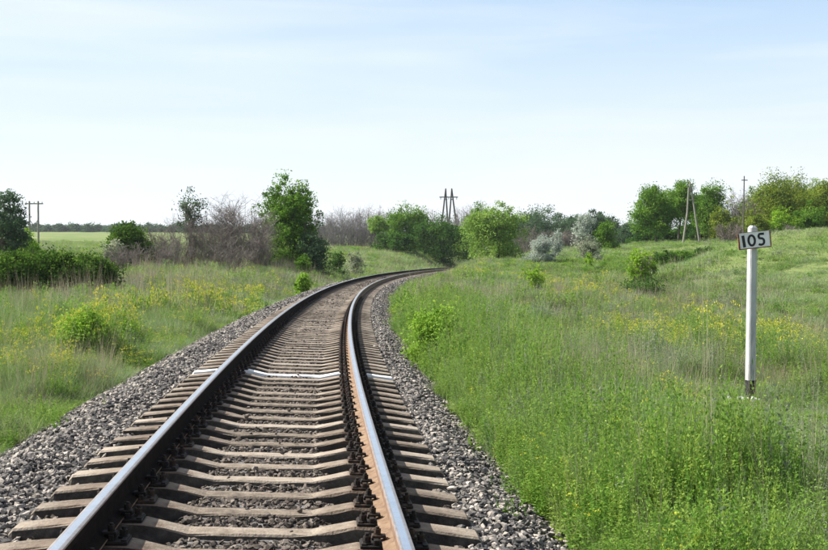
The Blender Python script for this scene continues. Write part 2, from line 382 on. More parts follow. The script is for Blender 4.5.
def ground_material():
    m, nt, out = mat_new('meadow_soil')
    b = nd(nt, 'ShaderNodeBsdfPrincipled', Roughness=1.0); b.inputs['Specular IOR Level'].default_value = .1
    g = nd(nt, 'ShaderNodeNewGeometry')
    n1 = nd(nt, 'ShaderNodeTexNoise', Scale=1.7, Detail=8, Roughness=.7); n2 = nd(nt, 'ShaderNodeTexNoise', Scale=.07, Detail=5, Roughness=.6)
    for n in (n1, n2): nt.links.new(g.outputs['Position'], n.inputs['Vector'])
    r1 = ramp(nt, [(.3, (.045, .060, .018)), (.5, (.085, .115, .030)), (.7, (.15, .165, .065))], n1.outputs['Fac'])
    r2 = ramp(nt, [(.35, (.10, .165, .04)), (.5, (.175, .23, .075)), (.66, (.29, .30, .15))], n2.outputs['Fac'])
    mx = nd(nt, 'ShaderNodeMix', data_type='RGBA'); mx.inputs['Factor'].default_value = .6
    nt.links.new(r1.outputs['Color'], mx.inputs['A']); nt.links.new(r2.outputs['Color'], mx.inputs['B'])
    nt.links.new(mx.outputs['Result'], b.inputs['Base Color'])
    bp = nd(nt, 'ShaderNodeBump', Strength=.6, Distance=.1); nt.links.new(n1.outputs['Fac'], bp.inputs['Height']); nt.links.new(bp.outputs['Normal'], b.inputs['Normal'])
    nt.links.new(b.outputs['BSDF'], out.inputs['Surface'])
    return m
M['ground'] = ground_material()

# ------------------------------------------------------------------ the land
def build_ground():
    def axis(lo, hi, n, soft):
        a, b = math.asinh(lo / soft), math.asinh(hi / soft)
        return soft * np.sinh(np.linspace(a, b, n))
    xs, ys = axis(-2600, 2600, 330, 9), axis(-90, 4200, 330, 14)
    X, Y = np.meshgrid(xs, ys)
    Zz = ground(X, Y)
    V = np.stack([X, Y, Zz], 2).reshape(-1, 3)
    nx, ny = len(xs), len(ys)
    i = (np.arange(ny - 1)[:, None] * nx + np.arange(nx - 1)[None]).reshape(-1)
    F = np.stack([i, i + 1, i + nx + 1, i + nx], 1)
    me = bpy.data.meshes.new('ground'); k = len(F)
    me.vertices.add(len(V)); me.loops.add(k * 4); me.polygons.add(k)
    me.vertices.foreach_set('co', V.reshape(-1)); me.loops.foreach_set('vertex_index', F.reshape(-1).astype(np.int32))
    me.polygons.foreach_set('loop_start', np.arange(0, k * 4, 4, dtype=np.int32)); me.polygons.foreach_set('loop_total', np.full(k, 4, dtype=np.int32))
    me.polygons.foreach_set('use_smooth', np.ones(k, dtype=bool))
    me.materials.append(M['ground']); me.update(calc_edges=True)
    return tag(link(bpy.data.objects.new('ground', me)), 'rolling green steppe meadow on both sides of the railway', 'ground', kind='structure')
build_ground()

def bed_height(s, u):
    """top of the ballast over the rail plane"""
    s = np.asarray(s, float); au = np.abs(u)
    z = -.283 - .067 * sstep(.34, .60, au) + .045 * sstep(.98, 1.2, au)
    edge = np.where(u > 0, 1.55, 1.85); foot = np.where(u > 0, 2.35, 2.95)
    drop = np.where(u > 0, -.38, -.50)
    z = z + drop * np.clip((au - edge) / (foot - edge), 0, 1.15)
    return z + (fnoise(s * 1.0, u * 1.0 + 50, .5, 2) - .5) * .05
def build_bed():
    ss = np.concatenate([np.arange(-4, 40, .35), np.arange(40, 235, 1.0)]); us = np.concatenate([np.linspace(-3.15, 2.5, 64)])
    S, U = np.meshgrid(ss, us, indexing='ij')
    x, y, z = track(S, U, bed_height(S, U))
    V = np.stack([x, y, z], 2).reshape(-1, 3); n = len(us)
    F = [(i * n + j, i * n + j + 1, (i + 1) * n + j + 1, (i + 1) * n + j) for i in range(len(ss) - 1) for j in range(n - 1)]
    F = [f[::-1] for f in F]
    o = link(bpy.data.objects.new('ballast_bed', mesh_from('ballast_bed', V, F, M['bed'], True)))
    return tag(o, 'grey crushed stone bed under the railway track', 'ballast', kind='structure')
build_bed()

# ------------------------------------------------------------------ geometry-node scatter for what nobody can count
def scatter(name, protos, pos, rot, scl, idx, label, cat):
    col = bpy.data.collections.new(name + '_pieces')
    for i, p in enumerate(protos):
        col.objects.link(bpy.data.objects.new('%s_piece_%02d' % (name, i), p))
    me = bpy.data.meshes.new(name); n = len(pos)
    me.vertices.add(n); me.vertices.foreach_set('co', np.asarray(pos, np.float32).reshape(-1))
    for nm, typ, dat, key in (('rot', 'FLOAT_VECTOR', rot, 'vector'), ('scl', 'FLOAT_VECTOR', scl, 'vector'), ('idx', 'INT', idx, 'value')):
        a = me.attributes.new(nm, typ, 'POINT'); a.data.foreach_set(key, np.ascontiguousarray(dat, np.int32 if typ == 'INT' else np.float32).reshape(-1))
    o = link(bpy.data.objects.new(name, me))
    ng = bpy.data.node_groups.new(name + '_scatter', 'GeometryNodeTree')
    ng.interface.new_socket('Geometry', in_out='INPUT', socket_type='NodeSocketGeometry'); ng.interface.new_socket('Geometry', in_out='OUTPUT', socket_type='NodeSocketGeometry')
    gi, go = ng.nodes.new('NodeGroupInput'), ng.nodes.new('NodeGroupOutput')
    ci = ng.nodes.new('GeometryNodeCollectionInfo'); ci.inputs['Collection'].default_value = col
    ci.inputs['Separate Children'].default_value = True; ci.inputs['Reset Children'].default_value = True
    ip = ng.nodes.new('GeometryNodeInstanceOnPoints'); ip.inputs['Pick Instance'].default_value = True
    def attr(nm, dt):
        a = ng.nodes.new('GeometryNodeInputNamedAttribute'); a.data_type = dt; a.inputs['Name'].default_value = nm
        return a.outputs['Attribute']
    l = ng.links.new
    l(gi.outputs[0], ip.inputs['Points']); l(ci.outputs[0], ip.inputs['Instance']); l(attr('idx', 'INT'), ip.inputs['Instance Index'])
    l(attr('rot', 'FLOAT_VECTOR'), ip.inputs['Rotation']); l(attr('scl', 'FLOAT_VECTOR'), ip.inputs['Scale']); l(ip.outputs[0], go.inputs[0])
    o.modifiers.new('scatter', 'NODES').node_group = ng
    return tag(o, label, cat, kind='stuff')

SL0, SLP = 6.376, 0.5                              # station of one sleeper, spacing
SLEEPERS = [SL0 + SLP * i for i in range(-6, 262)]

def stone_proto(mat, flat):
    bm = bmesh.new()
    for _ in range(13):
        v = rng.normal(size=3); v /= np.linalg.norm(v); v *= .5 * rng.uniform(.82, 1.1)
        bm.verts.new((v[0], v[1] * rng.uniform(.7, .95), v[2] * flat))
    r = bmesh.ops.convex_hull(bm, input=bm.verts[:])
    bmesh.ops.delete(bm, geom=[v for v in bm.verts if not v.link_faces], context='VERTS')
    bmesh.ops.recalc_face_normals(bm, faces=bm.faces[:])
    me = bpy.data.meshes.new('stone'); bm.to_mesh(me); bm.free(); me.materials.append(mat); return me

def build_ballast():
    shade_stones = [stone_proto(M['stone_shade'], rng.uniform(.5, .8)) for _ in range(12)]
    outer = [stone_proto(M['stone'], rng.uniform(.5, .8)) for _ in range(12)]
    inner = [stone_proto(M['stone_in'], rng.uniform(.5, .8)) for _ in range(12)]
    bands = [(3.2, 16, 1250, .028, .068), (16, 32, 850, .036, .072), (32, 60, 380, .05, .085), (60, 140, 130, .085, .125)]
    P, R, S_, I, IN = [], [], [], [], []
    for a, b, den, lo, hi in bands:
        n = int((b - a) * 5.5 * den)
        s = rng.uniform(a, b, n); u = rng.uniform(-3.0, 2.42, n)
        sz = lo + (hi - lo) * rng.random(n) ** 1.6
        big = rng.random(n) < .05; sz = np.where(big, sz * 1.35, sz); sz = np.where(np.abs(u) < 1.2, sz * .85, sz)
        # ragged outer edge
        jag = (fnoise(s, u * 0, .8, 7) - .5) * .35
        keep = (u < 2.25 + jag) & (u > -2.85 + jag)
        thin = np.where(u > 0, sstep(2.45, 2.0, u), sstep(2.98, 2.45, -u)); keep &= rng.random(n) < thin * 1.2
        # clear of the sleepers
        ds = np.abs((s - SL0 + SLP / 2) % SLP - SLP / 2)
        on = (ds < .098 + sz * .28) & (np.abs(u) < 1.37)
        stray = on & (rng.random(n) < .009) & (np.abs(u) < .35)
        keep &= ~on | stray
        # none under the rail foot
        keep &= ~((np.abs(np.abs(u) - .7975) < .09 + sz * .4))
        z = bed_height(s, u) + sz * rng.uniform(-.05, .40, n)
        z = np.where(stray, -.245 + sz * .25, z)
        x, y, zz = track(s, u, z)
        k = keep
        P.append(np.stack([x, y, zz], 1)[k]); R.append((rng.random((n, 3)) * np.array([1.0, 1.0, 6.283]) - np.array([.5, .5, 0]))[k])
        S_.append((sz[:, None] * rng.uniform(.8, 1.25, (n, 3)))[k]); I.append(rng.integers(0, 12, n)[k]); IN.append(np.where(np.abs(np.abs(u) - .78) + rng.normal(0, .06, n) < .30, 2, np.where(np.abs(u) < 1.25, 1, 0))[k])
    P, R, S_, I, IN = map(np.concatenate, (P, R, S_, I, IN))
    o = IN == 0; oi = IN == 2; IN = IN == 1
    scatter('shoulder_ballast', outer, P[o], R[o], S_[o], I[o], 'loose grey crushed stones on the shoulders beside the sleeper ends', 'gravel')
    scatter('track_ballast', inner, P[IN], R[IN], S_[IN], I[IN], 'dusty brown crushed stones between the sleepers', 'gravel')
    scatter('shaded_ballast', shade_stones, P[oi], R[oi], S_[oi], I[oi], 'stones along both rails, coloured dark for the shade there', 'gravel')
build_ballast()

# ------------------------------------------------------------------ the track
def build_track():
    root = empty('railway_track')
    tag(root, 'single railway track on concrete sleepers curving away to the right', 'railway track')
    # rails
    prof = [(-.075, -.18), (.075, -.18), (.075, -.169), (.045, -.160), (.013, -.145), (.0095, -.10), (.0115, -.058), (.034, -.044), (.0375, -.038),
            (.0375, -.010), (.034, -.0035), (.026, -.0006), (.017, 0.0), (-.021, 0.0), (-.027, -.0006), (-.034, -.0035), (-.0375, -.010), (-.0375, -.038), (-.034, -.044), (-.0115, -.058),
            (-.0095, -.10), (-.013, -.145), (-.045, -.160), (-.075, -.169)]
    n = len(prof)
    mi = [0] * n
    for j in range(8, 17): mi[j] = 1
    for j in (10, 11, 13, 14): mi[j] = 4
    mi[12] = 2
    ss = np.arange(-4, 232, .5)
    for off in (-.7975, .7975):
        V, F, FM = [], [], []
        for s in ss:
            for a, z in prof: V.append(track(s, off + a, z))
        for i in range(len(ss) - 1):
            for j in range(n):
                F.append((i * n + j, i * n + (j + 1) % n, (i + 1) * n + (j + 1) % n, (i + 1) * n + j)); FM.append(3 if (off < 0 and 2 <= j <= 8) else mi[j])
        F.append(tuple(range(n))[::-1]); FM.append(0); F.append(tuple((len(ss) - 1) * n + j for j in range(n))); FM.append(0)
        me = mesh_from('rail', V, F, [M['rust'], M['head_side'], M['polish'], M['rail_shade'], M['dull']], True, FM)
        bm = bmesh.new(); bm.from_mesh(me); bmesh.ops.recalc_face_normals(bm, faces=bm.faces[:])
        for e in bm.edges:
            if len(e.link_faces) == 2 and e.calc_face_angle(0) > .35: e.smooth = False
        bm.to_mesh(me); bm.free()
        link(bpy.data.objects.new('rail', me), root)
    # sleeper: x across the track, y along it, origin on the rail plane
    sec = [(-1.35, -.272, .090), (-1.325, -.243, .100), (-1.0, -.205, .104), (-.60, -.200, .100), (-.355, -.252, .094), (.355, -.252, .094), (.60, -.200, .100), (1.0, -.205, .104), (1.325, -.243, .100), (1.35, -.272, .090)]
    def sleeper_mesh(name, mat, seed):
        r = np.random.default_rng(seed); V, F = [], []
        fine = []
        for (x0, z0, w0), (x1, z1, w1) in zip(sec[:-1], sec[1:]):
            k = max(1, int((x1 - x0) / .12))
            fine += [(x0 + (x1 - x0) * t / k, z0 + (z1 - z0) * t / k, w0 + (w1 - w0) * t / k) for t in range(k)]
        fine.append(sec[-1])
        for x, z, w in fine:
            j = lambda a=.0035: r.normal() * a
            w -= .010; V += [(x, -w - .028, -.425), (x, -w + j(), z - .012 + j()), (x, -w + .010 + j(), z + j(.0015)), (x, w - .010 + j(), z + j(.0015)), (x, w + j(), z - .012 + j()), (x, w + .028, -.425)]
        m = len(fine)
        for i in range(m - 1):
            for q in range(5): F.append((i * 6 + q, i * 6 + q + 1, (i + 1) * 6 + q + 1, (i + 1) * 6 + q))
        F += [tuple(range(6)), tuple((m - 1) * 6 + q for q in range(6))[::-1]]
        me = mesh_from(name, V, F, [mat, mat if mat is M['white_sleeper'] else M['grimy_shade']], False, [1 if q in (0, 4) else 0 for i in range(m - 1) for q in range(5)] + [1, 1])
        bm = bmesh.new(); bm.from_mesh(me); bmesh.ops.recalc_face_normals(bm, faces=bm.faces[:]); bm.to_mesh(me); bm.free()
        return me
    plain = [sleeper_mesh('sleeper', M['concrete'], q) for q in range(5)]
    white = sleeper_mesh('sleeper', M['white_sleeper'], 99)
    # fastenings, built for a rail at x = 0: base plate with ribs, clamp with bolt, anchor bolt
    b = MB(); b.box((0, 0, -.191), (.37, .15, .018), .003)
    for sgn in (-1, 1):
        b.box((sgn * .098, 0, -.168), (.028, .13, .032), .003); b.box((sgn * .165, 0, -.179), (.028, .13, .012), .002)
    plate = b.mesh('base_plate', M['iron'])
    b = MB(); b.box((.084, 0, -.146), (.075, .058, .014), .003); b.box((.050, 0, -.158), (.014, .058, .016), .002); b.box((.118, 0, -.158), (.012, .058, .016), .002)
    b.cyl((.092, 0, -.16), .011, .064, 7); b.cyl((.092, 0, -.139), .019, .010, 10); b.cyl((.092, 0, -.129), .019, .022, 6); 
    clamp = b.mesh('rail_clamp', M['iron'])
    b = MB(); b.box((.150, 0, -.176), (.05, .05, .012), .003); b.cyl((.150, 0, -.172), .012, .050, 7); b.cyl((.150, 0, -.170), .023, .007, 10); b.cyl((.150, 0, -.163), .021, .024, 6)
    bolt = b.mesh('anchor_bolt', M['iron'])
    r = random.Random(3)
    for i, s in enumerate(SLEEPERS):
        s += r.uniform(-.012, .012)
        painted = abs(s - (SL0 + 17 * SLP)) < .1
        o = bpy.data.objects.new('sleeper', white if painted else plain[r.randrange(5)])
        link(o, root)
        x, y, z = track(s, 0, 0)
        o.location = (x, y, z)
        o.rotation_euler = (0, CANT / 1.595, -(TH + KAP * s) + r.uniform(-.006, .006))
        if painted: o['label'] = 'sleeper whitewashed all along its top and side'
        if s > 42: continue
        for off in (-.7975, .7975):
            p = link(bpy.data.objects.new('base_plate', plate), o); p.location = (off, 0, 0)
            for sg in (1, -1):
                dy = r.uniform(-.006, .006)
                for nm, me in (('rail_clamp', clamp), ('anchor_bolt', bolt)):
                    if s > 26 and nm == 'anchor_bolt': continue
                    c = link(bpy.data.objects.new(nm, me), o); c.location = (off, dy + (.028 * sg if nm == 'anchor_bolt' else -.012 * sg), 0)
                    c.rotation_euler = (0, 0, 0 if sg > 0 else math.pi)
build_track()

# ------------------------------------------------------------------ kilometre post with its number plate
POST = at(750, 406, 14.0); POST[2] = gz(POST[0], POST[1])
def build_post():
    x, y, z = POST
    top = at(750, 225.5, 14.0)[2]; h = top - z
    root = empty('kilometre_post', (x, y, z)); root.rotation_euler = (0, math.radians(.6), math.radians(14))
    tag(root, 'white square concrete kilometre post with black foot and a number plate', 'post')
    def column(z0, z1, w0, w1, name, mat, cap=False):
        b = MB(); c = .014
        def ring(w, zz): return [(sx * (w - (c if k == 0 else 0)), sy * (w - (c if k == 1 else 0)), zz) for sx, sy, k in ((-1, -1, 1), (-1, -1, 0), (1, -1, 0), (1, -1, 1), (1, 1, 1), (1, 1, 0), (-1, 1, 0), (-1, 1, 1))]
        rows = [(w0, z0), ((w0 + w1) / 2, (z0 + z1) / 2), (w1, z1 - (.03 if cap else 0))] + ([(w1 - .02, z1)] if cap else [])
        vs = []
        for w, zz in rows: vs += ring(w, zz)
        fs = [(r * 8 + k, r * 8 + (k + 1) % 8, (r + 1) * 8 + (k + 1) % 8, (r + 1) * 8 + k) for r in range(len(rows) - 1) for k in range(8)]
        fs += [tuple(range(8))[::-1], tuple((len(rows) - 1) * 8 + k for k in range(8))]
        b.add(vs, fs); return b.build(name, mat, root)
    column(.36, h, .053, .049, 'shaft', M['post_paint'], True)
    column(-.25, .36, .054, .0535, 'painted_foot', M['black_paint'])
    # number plate, rolled a few degrees on its bolts, in front of the shaft
    pw, ph, pz = .405, .205, h - .185 
    pl = MB(); pl.box((0, 0, 0), (pw, .006, ph), .002)
    plate = pl.build('number_plate', M['white_paint'], root)
    plate.location = (-.02, -.078, pz); plate.rotation_euler = (0, math.radians(-6.5), math.radians(-14))
    rim = MB(); t = .012
    rim.box((0, 0, -ph / 2 - .001), (pw + .01, .020, t)); rim.box((pw / 2 + .001, 0, 0), (t, .020, ph - .014)); rim.box((-pw / 2 + .004, 0, -.0), (t * 1.5, .020, ph - .014)); rim.box((0, 0, ph / 2 + .0005), (pw + .008, .014, t * .35))
    rim.build('plate_rim', M['sign_rust'], plate)
    br = MB()
    for q in (-.06, .06): br.box((.02, .030, q), (.10, .05, .016), .002)
    br.build('plate_bracket', M['sign_rust'], plate)
    def stroke(pts, w, name, closed=False):
        P = [np.array(p, float) for p in pts]; n = len(P); vs = []
        for i, p in enumerate(P):
            a, c = (P[i - 1], P[(i + 1) % n]) if closed else (P[max(i - 1, 0)], P[min(i + 1, n - 1)])
            d = c - a; d /= np.linalg.norm(d); nn = np.array([-d[1], d[0]]) * w / 2
            for yy in (-.0065, -.0032):
                vs += [(*(p + nn),), (*(p - nn),)]
                vs[-2] = (vs[-2][0], yy, vs[-2][1]); vs[-1] = (vs[-1][0], yy, vs[-1][1])
        fs = []
        for i in range(n if closed else n - 1):
            a, c = i * 4, ((i + 1) % n) * 4
            fs += [(a, a + 1, c + 1, c), (a, c, c + 2, a + 2), (a + 1, a + 3, c + 3, c + 1)]
        b = MB(); b.add(vs, fs); b.build(name, M['digit'], plate)
    stroke([(-.142, .068), (-.137, 0), (-.132, -.082)], .036, 'digit_one')
    stroke([(-.035 + .040 * math.cos(t), -.004 + .064 * math.sin(t)) for t in np.linspace(0, 2 * math.pi, 20, endpoint=False)], .028, 'digit_zero', True)
    stroke([(.128, .066), (.098, .068), (.068, .067), (.059, .052), (.058, .030), (.064, .016), (.082, .012), (.102, .008), (.117, -.006), (.121, -.026), (.118, -.048), (.104, -.064), (.084, -.070), (.064, -.067), (.050, -.058)], .028, 'digit_five')
    # heap of whitewashed stones at the foot
    heap = empty('stone_heap', (x - .24, y - .12, z)); tag(heap, 'small heap of whitewashed stones at the foot of the kilometre post', 'stones')
    for i in range(16):
        me = stone_proto(M['white_paint'], rng.uniform(.55, .8))
        o = link(bpy.data.objects.new('stone', me), heap)
        dx, dy = rng.normal(0, .13), rng.normal(0, .06); sz = rng.uniform(.05, .11)
        o.location = (dx, dy, gz(x - .24 + dx, y - .12 + dy) - z + sz * .35 + .10); o.scale = (sz,) * 3; o.rotation_euler = tuple(rng.uniform(0, 6, 3))
build_post()

# ------------------------------------------------------------------ power-line poles
def a_frame():
    Z = 136.0; r = at(691, 241, Z); z = gz(r[0], r[1]); s = Z / FPX
    root = empty('power_pole', (r[0], r[1], z)); tag(root, 'weathered A-shaped wooden power pole on the grassy ridge', 'power pole')
    top = at(690, 183, Z)[2] - z
    for x0, z0 in ((-8.2 * s, -.3), (9.0 * s, -.3)):
        b = MB(); b.tube([(x0, 0, z0), (x0 * .45 - .2 * s, 0, top * .5), (-1.2 * s + (.16 if x0 > 0 else -.16), 0, top * .93)], [.125, .11, .09], 8); b.build('pole_leg', M['old_wood'], root)
    b = MB(); b.box((-.8 * s, 0, top * .72), (6 * s, .12, .14)); b.build('cross_brace', M['old_wood'], root)
    b = MB(); b.tube([(-1.2 * s, 0, top * .86), (-1.2 * s, 0, top * 1.02)], [.12, .09], 8); b.build('pole_head', M['old_wood'], root)
    for dx, dz in ((-.42, .97), (.42, .93), (0, 1.06)):
        b = MB(); b.tube([(-1.2 * s, 0, top * dz - .12), (-1.2 * s + dx, 0, top * dz - .10), (-1.2 * s + dx, 0, top * dz)], .022, 5); b.cyl((-1.2 * s + dx, 0, top * dz), .07, .16, 8, .04); b.build('insulator', M['ceramic'], root)
a_frame()
def h_pole():
    Z = 150.0; r = at(34, 246, Z); z = gz(r[0], r[1]); s = Z / FPX
    root = empty('power_pole', (r[0], r[1], z)); tag(root, 'H-shaped twin power pole rising from the bushes before the open field', 'power pole')
    top = at(34, 202, Z)[2] - z
    for x0 in (-4.4 * s, 4.4 * s):
        b = MB(); b.tube([(x0, 0, -.3), (x0, 0, top * .5), (x0, 0, top * 1.02)], [.15, .13, .11], 8); b.build('pole_leg', M['old_wood'], root)
    b = MB(); b.box((0, .13, top * .965), (18 * s, .14, .16)); b.build('crossarm', M['old_wood'], root)
    b = MB(); b.tube([(-4.4 * s, .1, top * .62), (4.4 * s, .1, top * .36)], .06, 6); b.tube([(4.4 * s, -.1, top * .62), (-4.4 * s, -.1, top * .36)], .06, 6); b.build('cross_brace', M['old_wood'], root)
    for dx in (-8, 0, 8):
        b = MB(); b.cyl((dx * s, .13, top * .965 + .08), .06, .2, 8, .04); b.build('insulator', M['ceramic'], root)
h_pole()
def far_pylon():
    Z = 290.0; r = at(448.7, 240, Z); z = gz(r[0], r[1]); s = Z / FPX
    root = empty('power_pylon', (r[0], r[1], z)); tag(root, 'dark twin A-frame pylon with long crossarm standing behind the trees', 'pylon')
    top = at(448.7, 188.5, Z)[2] - z
    for ax, l, rr in ((-3.0, -7.6, -.6), (3.0, -.2, 8.2)):
        for foot in (l, rr):
            b = MB(); e = (foot - ax) * 1.45 + ax
            b.tube([(e * s, 0, -.4), (ax * s + (foot - ax) * .45 * s, 0, top * .66), (ax * s, 0, top)], [.26, .22, .17], 6); b.build('pylon_leg', M['dark_wood'], root)
    b = MB(); b.box((0, .2, top * .845), (18.5 * s, .22, .26)); b.build('crossarm', M['dark_wood'], root)
    for ax in (-3.0, 3.0):
        b = MB(); b.box((ax * s, -.2, top * .80), (3.2 * s, .18, .2)); b.build('leg_tie', M['dark_wood'], root)
    for dx in (-8, 0, 8):
        b = MB(); b.tube([(dx * s, .2, top * .84), (dx * s, .2, top * .80)], .1, 6); b.build('insulator', M['ceramic'], root)
far_pylon()
def lone_pole():
    Z = 128.0; r = at(743.5, 242, Z); z = gz(r[0], r[1])
    root = empty('utility_pole', (r[0], r[1], z)); tag(root, 'thin dark upright pole among bare branches at the wood edge', 'utility pole')
    top = at(743, 176, Z)[2] - z
    b = MB(); b.tube([(0, 0, -.3), (0, 0, top * .5), (.05, 0, top)], [.09, .08, .06], 8); b.build('shaft', M['dark_wood'], root)
    b = MB(); b.box((.05, -.12, top - .5), (.7, .09, .1)); b.build('crossarm', M['dark_wood'], root)
lone_pole()

# ------------------------------------------------------------------ trees and bushes
def unit(n):
    v = rng.normal(size=(n, 3)); return v / np.linalg.norm(v, axis=1)[:, None]
def leaves(centres, n, spread, size, mat, mid, name='crown', up=.25):
    """n leaves clustered round the twig ends"""
    k = rng.integers(0, len(centres), n)
    c = centres[k] + np.clip(rng.normal(size=(n, 3)), -1.7, 1.7) * spread * rng.uniform(.35, 1.55, (len(centres), 1))[k] * np.array([1, 1, .8])
    nrm = unit(n) + .6 * (c - mid) / (np.linalg.norm(c - mid, axis=1)[:, None] + .01) + np.array([0, 0, up])
    nrm /= np.linalg.norm(nrm, axis=1)[:, None]
    a = np.cross(nrm, unit(n)); a /= np.linalg.norm(a, axis=1)[:, None] + 1e-9; b = np.cross(nrm, a)
    sz = size * rng.uniform(.6, 1.4, n)[:, None]
    V = np.stack([c - a * sz * .5, c + b * sz * .30 - nrm * sz * .05, c + a * sz * .5, c - b * sz * .30 - nrm * sz * .05], 1)
    tone = rng.random(len(centres))
    return quads_mesh(name, V, mat, np.clip(.55 * tone[k] + .45 * rng.random(n), 0, 1))

def wiggle(p, q, m, amp):
    p, q = np.asarray(p, float), np.asarray(q, float); L_ = np.linalg.norm(q - p)
    pts = [p + (q - p) * t for t in np.linspace(0, 1, m)]
    return [pts[0]] + [x + rng.normal(size=3) * amp * L_ for x in pts[1:-1]] + [pts[-1]]

def crown_points(h, w, low, lobes, npts, shape=1.0):
    """twig ends filling an uneven crown: overlapping lobes between height low and h, width w"""
    C = []
    zc, rz = (low + h) / 2, (h - low) / 2
    L_ = []
    for i in range(lobes):
        for _ in range(30):
            d = rng.uniform(-1, 1, 3)
            if d @ d < 1: break
        r = rng.uniform(.34, .56)
        fr = 1 - .25 * max(0, d[2]) * shape
        L_.append((d * np.array([w / 2, w / 2, rz]) * (1 - r * .75) * fr + np.array([0, 0, zc]), np.array([w / 2, w / 2 , rz]) * r * rng.uniform(.8, 1.1)))
    L_.append((np.array([rng.normal() * w * .05, 0, h - rz * .5]), np.array([w * .26, w * .26, rz * .5])))
    L_.append((np.array([0, 0, zc]), np.array([w * .33, w * .33, rz * .6])))
    for i in range(npts):
        c, r = L_[rng.integers(0, len(L_))]
        d = unit(1)[0] * rng.uniform(.35, 1) ** .5
        C.append(c + d * r)
    if low < .06 * h:
        for i in range(npts // 4):
            a, q = rng.uniform(0, 6.283), rng.uniform(.15, .44); C.append(np.array([math.cos(a) * q * w, math.sin(a) * q * w, h * rng.uniform(.02, .28)]))
    C = np.array(C); C[:, 2] = np.maximum(C[:, 2], .12 * (h - low) * rng.random(len(C)) + low * .9)
    return C

def make_tree(name, label, cat, px, top, hw, Z, mat='fresh', low=.25, nl=6000, leaf=.17, npts=150, lobes=9, stems=1, group=None, bare=0.0, trunk_mat='bark', lean=0.0, spread=None, base_y=None, twigs=True):
    global rng; rng = np.random.default_rng(zlib.crc32(('%s %.1f' % (label, px)).encode()))
    b = at(px, 260, Z); x, y = b[0], b[1]; z = gz(x, y)
    h = at(px, top, Z)[2] - z; w = 2.24 * hw * Z / FPX; nl = int(nl * 1.5)
    root = empty(name, (x, y, z)); root.rotation_euler = (0, 0, 0); tag(root, label, cat, group)
    C = crown_points(h * .96, w * .94, h * low, lobes, npts)
    C[:, 0] += lean * C[:, 2] / h
    mid = np.array([0, 0, h * (.45 + low / 2)])
    sp = spread if spread else max(.08, .030 * (w + h))
    if bare < 1:
        link(bpy.data.objects.new('crown', leaves(C, int(nl * (1 - bare)), sp, leaf, M[mat], mid)), root)
    tb = MB(); r0 = max(.025, h * .017) / math.sqrt(stems)
    forks = []
    for q in range(stems):
        bx = np.array([rng.normal() * .12 * (stems > 1) * w * .5, rng.normal() * .06 * (stems > 1) * w, -.15])
        tp = np.array([lean * .6 + bx[0] * 2.0 + rng.normal() * .03 * w, bx[1] * 2.0, h * (.78 if low > .1 else .6)])
        pts = wiggle(bx, tp, 6, .025); tb.tube(pts, list(np.linspace(r0 * 1.2, r0 * .3, 6)), 7); forks.append(pts)
    nb = min(len(C), 34)
    order = rng.permutation(len(C))[:nb]
    for i in order:
        f = forks[rng.integers(0, len(forks))]; t = C[i]
        j = int(np.clip(np.searchsorted([p[2] for p in f], t[2] * rng.uniform(.45, .85)), 1, 4))
        tb.tube(wiggle(f[j], t, 4, .06), list(np.linspace(r0 * .42, r0 * .10, 4)), 4)
    tb.build('trunk', M[trunk_mat], root, True)
    return root

def bare_bush(name, label, cat, px, top, hw, Z, stems=14, twigs=26, mat='twig', group=None, rad=.012, leafm=None, nl=0, leaf=.12, upright=.5, dense=2.0):
    """leafless shrub: stems from the ground forking into thin twigs"""
    global rng; rng = np.random.default_rng(zlib.crc32(('%s %.1f' % (label, px)).encode()))
    b = at(px, 260, Z); x, y = b[0], b[1]; z = gz(x, y)
    h = at(px, top, Z)[2] - z; w = 2.3 * hw * Z / FPX; stems = int(stems * dense)
    root = empty(name, (x, y, z)); tag(root, label, cat, group)
    sb, tw, ends = MB(), MB(), []
    for q in range(stems):
        a = rng.uniform(0, 6.283); rr = rng.uniform(.1, 1) ** .6
        tip = np.array([math.cos(a) * rr * w * .5, math.sin(a) * rr * w * .5, h * rng.uniform(.68, 1.0) * (1 - .35 * rr * rr)])
        root_p = np.array([tip[0] * .55 + rng.normal() * .1, tip[1] * .55 + rng.normal() * .1, -.1]) if dense >= 2 else np.array([tip[0] * .2, tip[1] * .2, -.1])
        mids = wiggle(root_p, tip, 5, .05); mids[1][:2] *= .8
        sb.tube(mids, list(np.linspace(rad * 2.4, rad * .7, 5)), 5)
        for t in range(twigs):
            k = rng.uniform(.35, 3.98); i = int(k); p = mids[i] + (mids[i + 1] - mids[i]) * (k - i)
            d = unit(1)[0]; d[2] = abs(d[2]) * .6 + upright; d[:2] += .5 * tip[:2] / (np.linalg.norm(tip[:2]) + .1); d /= np.linalg.norm(d)
            ln = h * rng.uniform(.10, .30) ; e = p + d * ln; e[2] = min(e[2], h * 1.02)
            tw.tube([p, (p + e) / 2 + rng.normal(size=3) * ln * .07, e], [rad * .75, rad * .6, rad * .35], 3)
            for _ in range(3):
                p2 = p + (e - p) * rng.uniform(.3, .95); d2 = unit(1)[0]; d2[2] = d2[2] * .6 + .4; e2 = p2 + d2 * ln * rng.uniform(.25, .5)
                tw.tube([p2, e2], [rad * .5, rad * .3], 3); ends.append(e2)
    sb.build('stems', M[mat], root); tw.build('twigs', M[mat], root)
    if nl:
        E_ = np.array(ends); E_ = E_[rng.permutation(len(E_))[:max(20, nl // 25)]]
        link(bpy.data.objects.new('crown', leaves(E_, nl, .12 * leaf / .12, leaf, M[leafm], np.array([0, 0, h * .5]))), root)
    return root

T, BB = make_tree, bare_bush
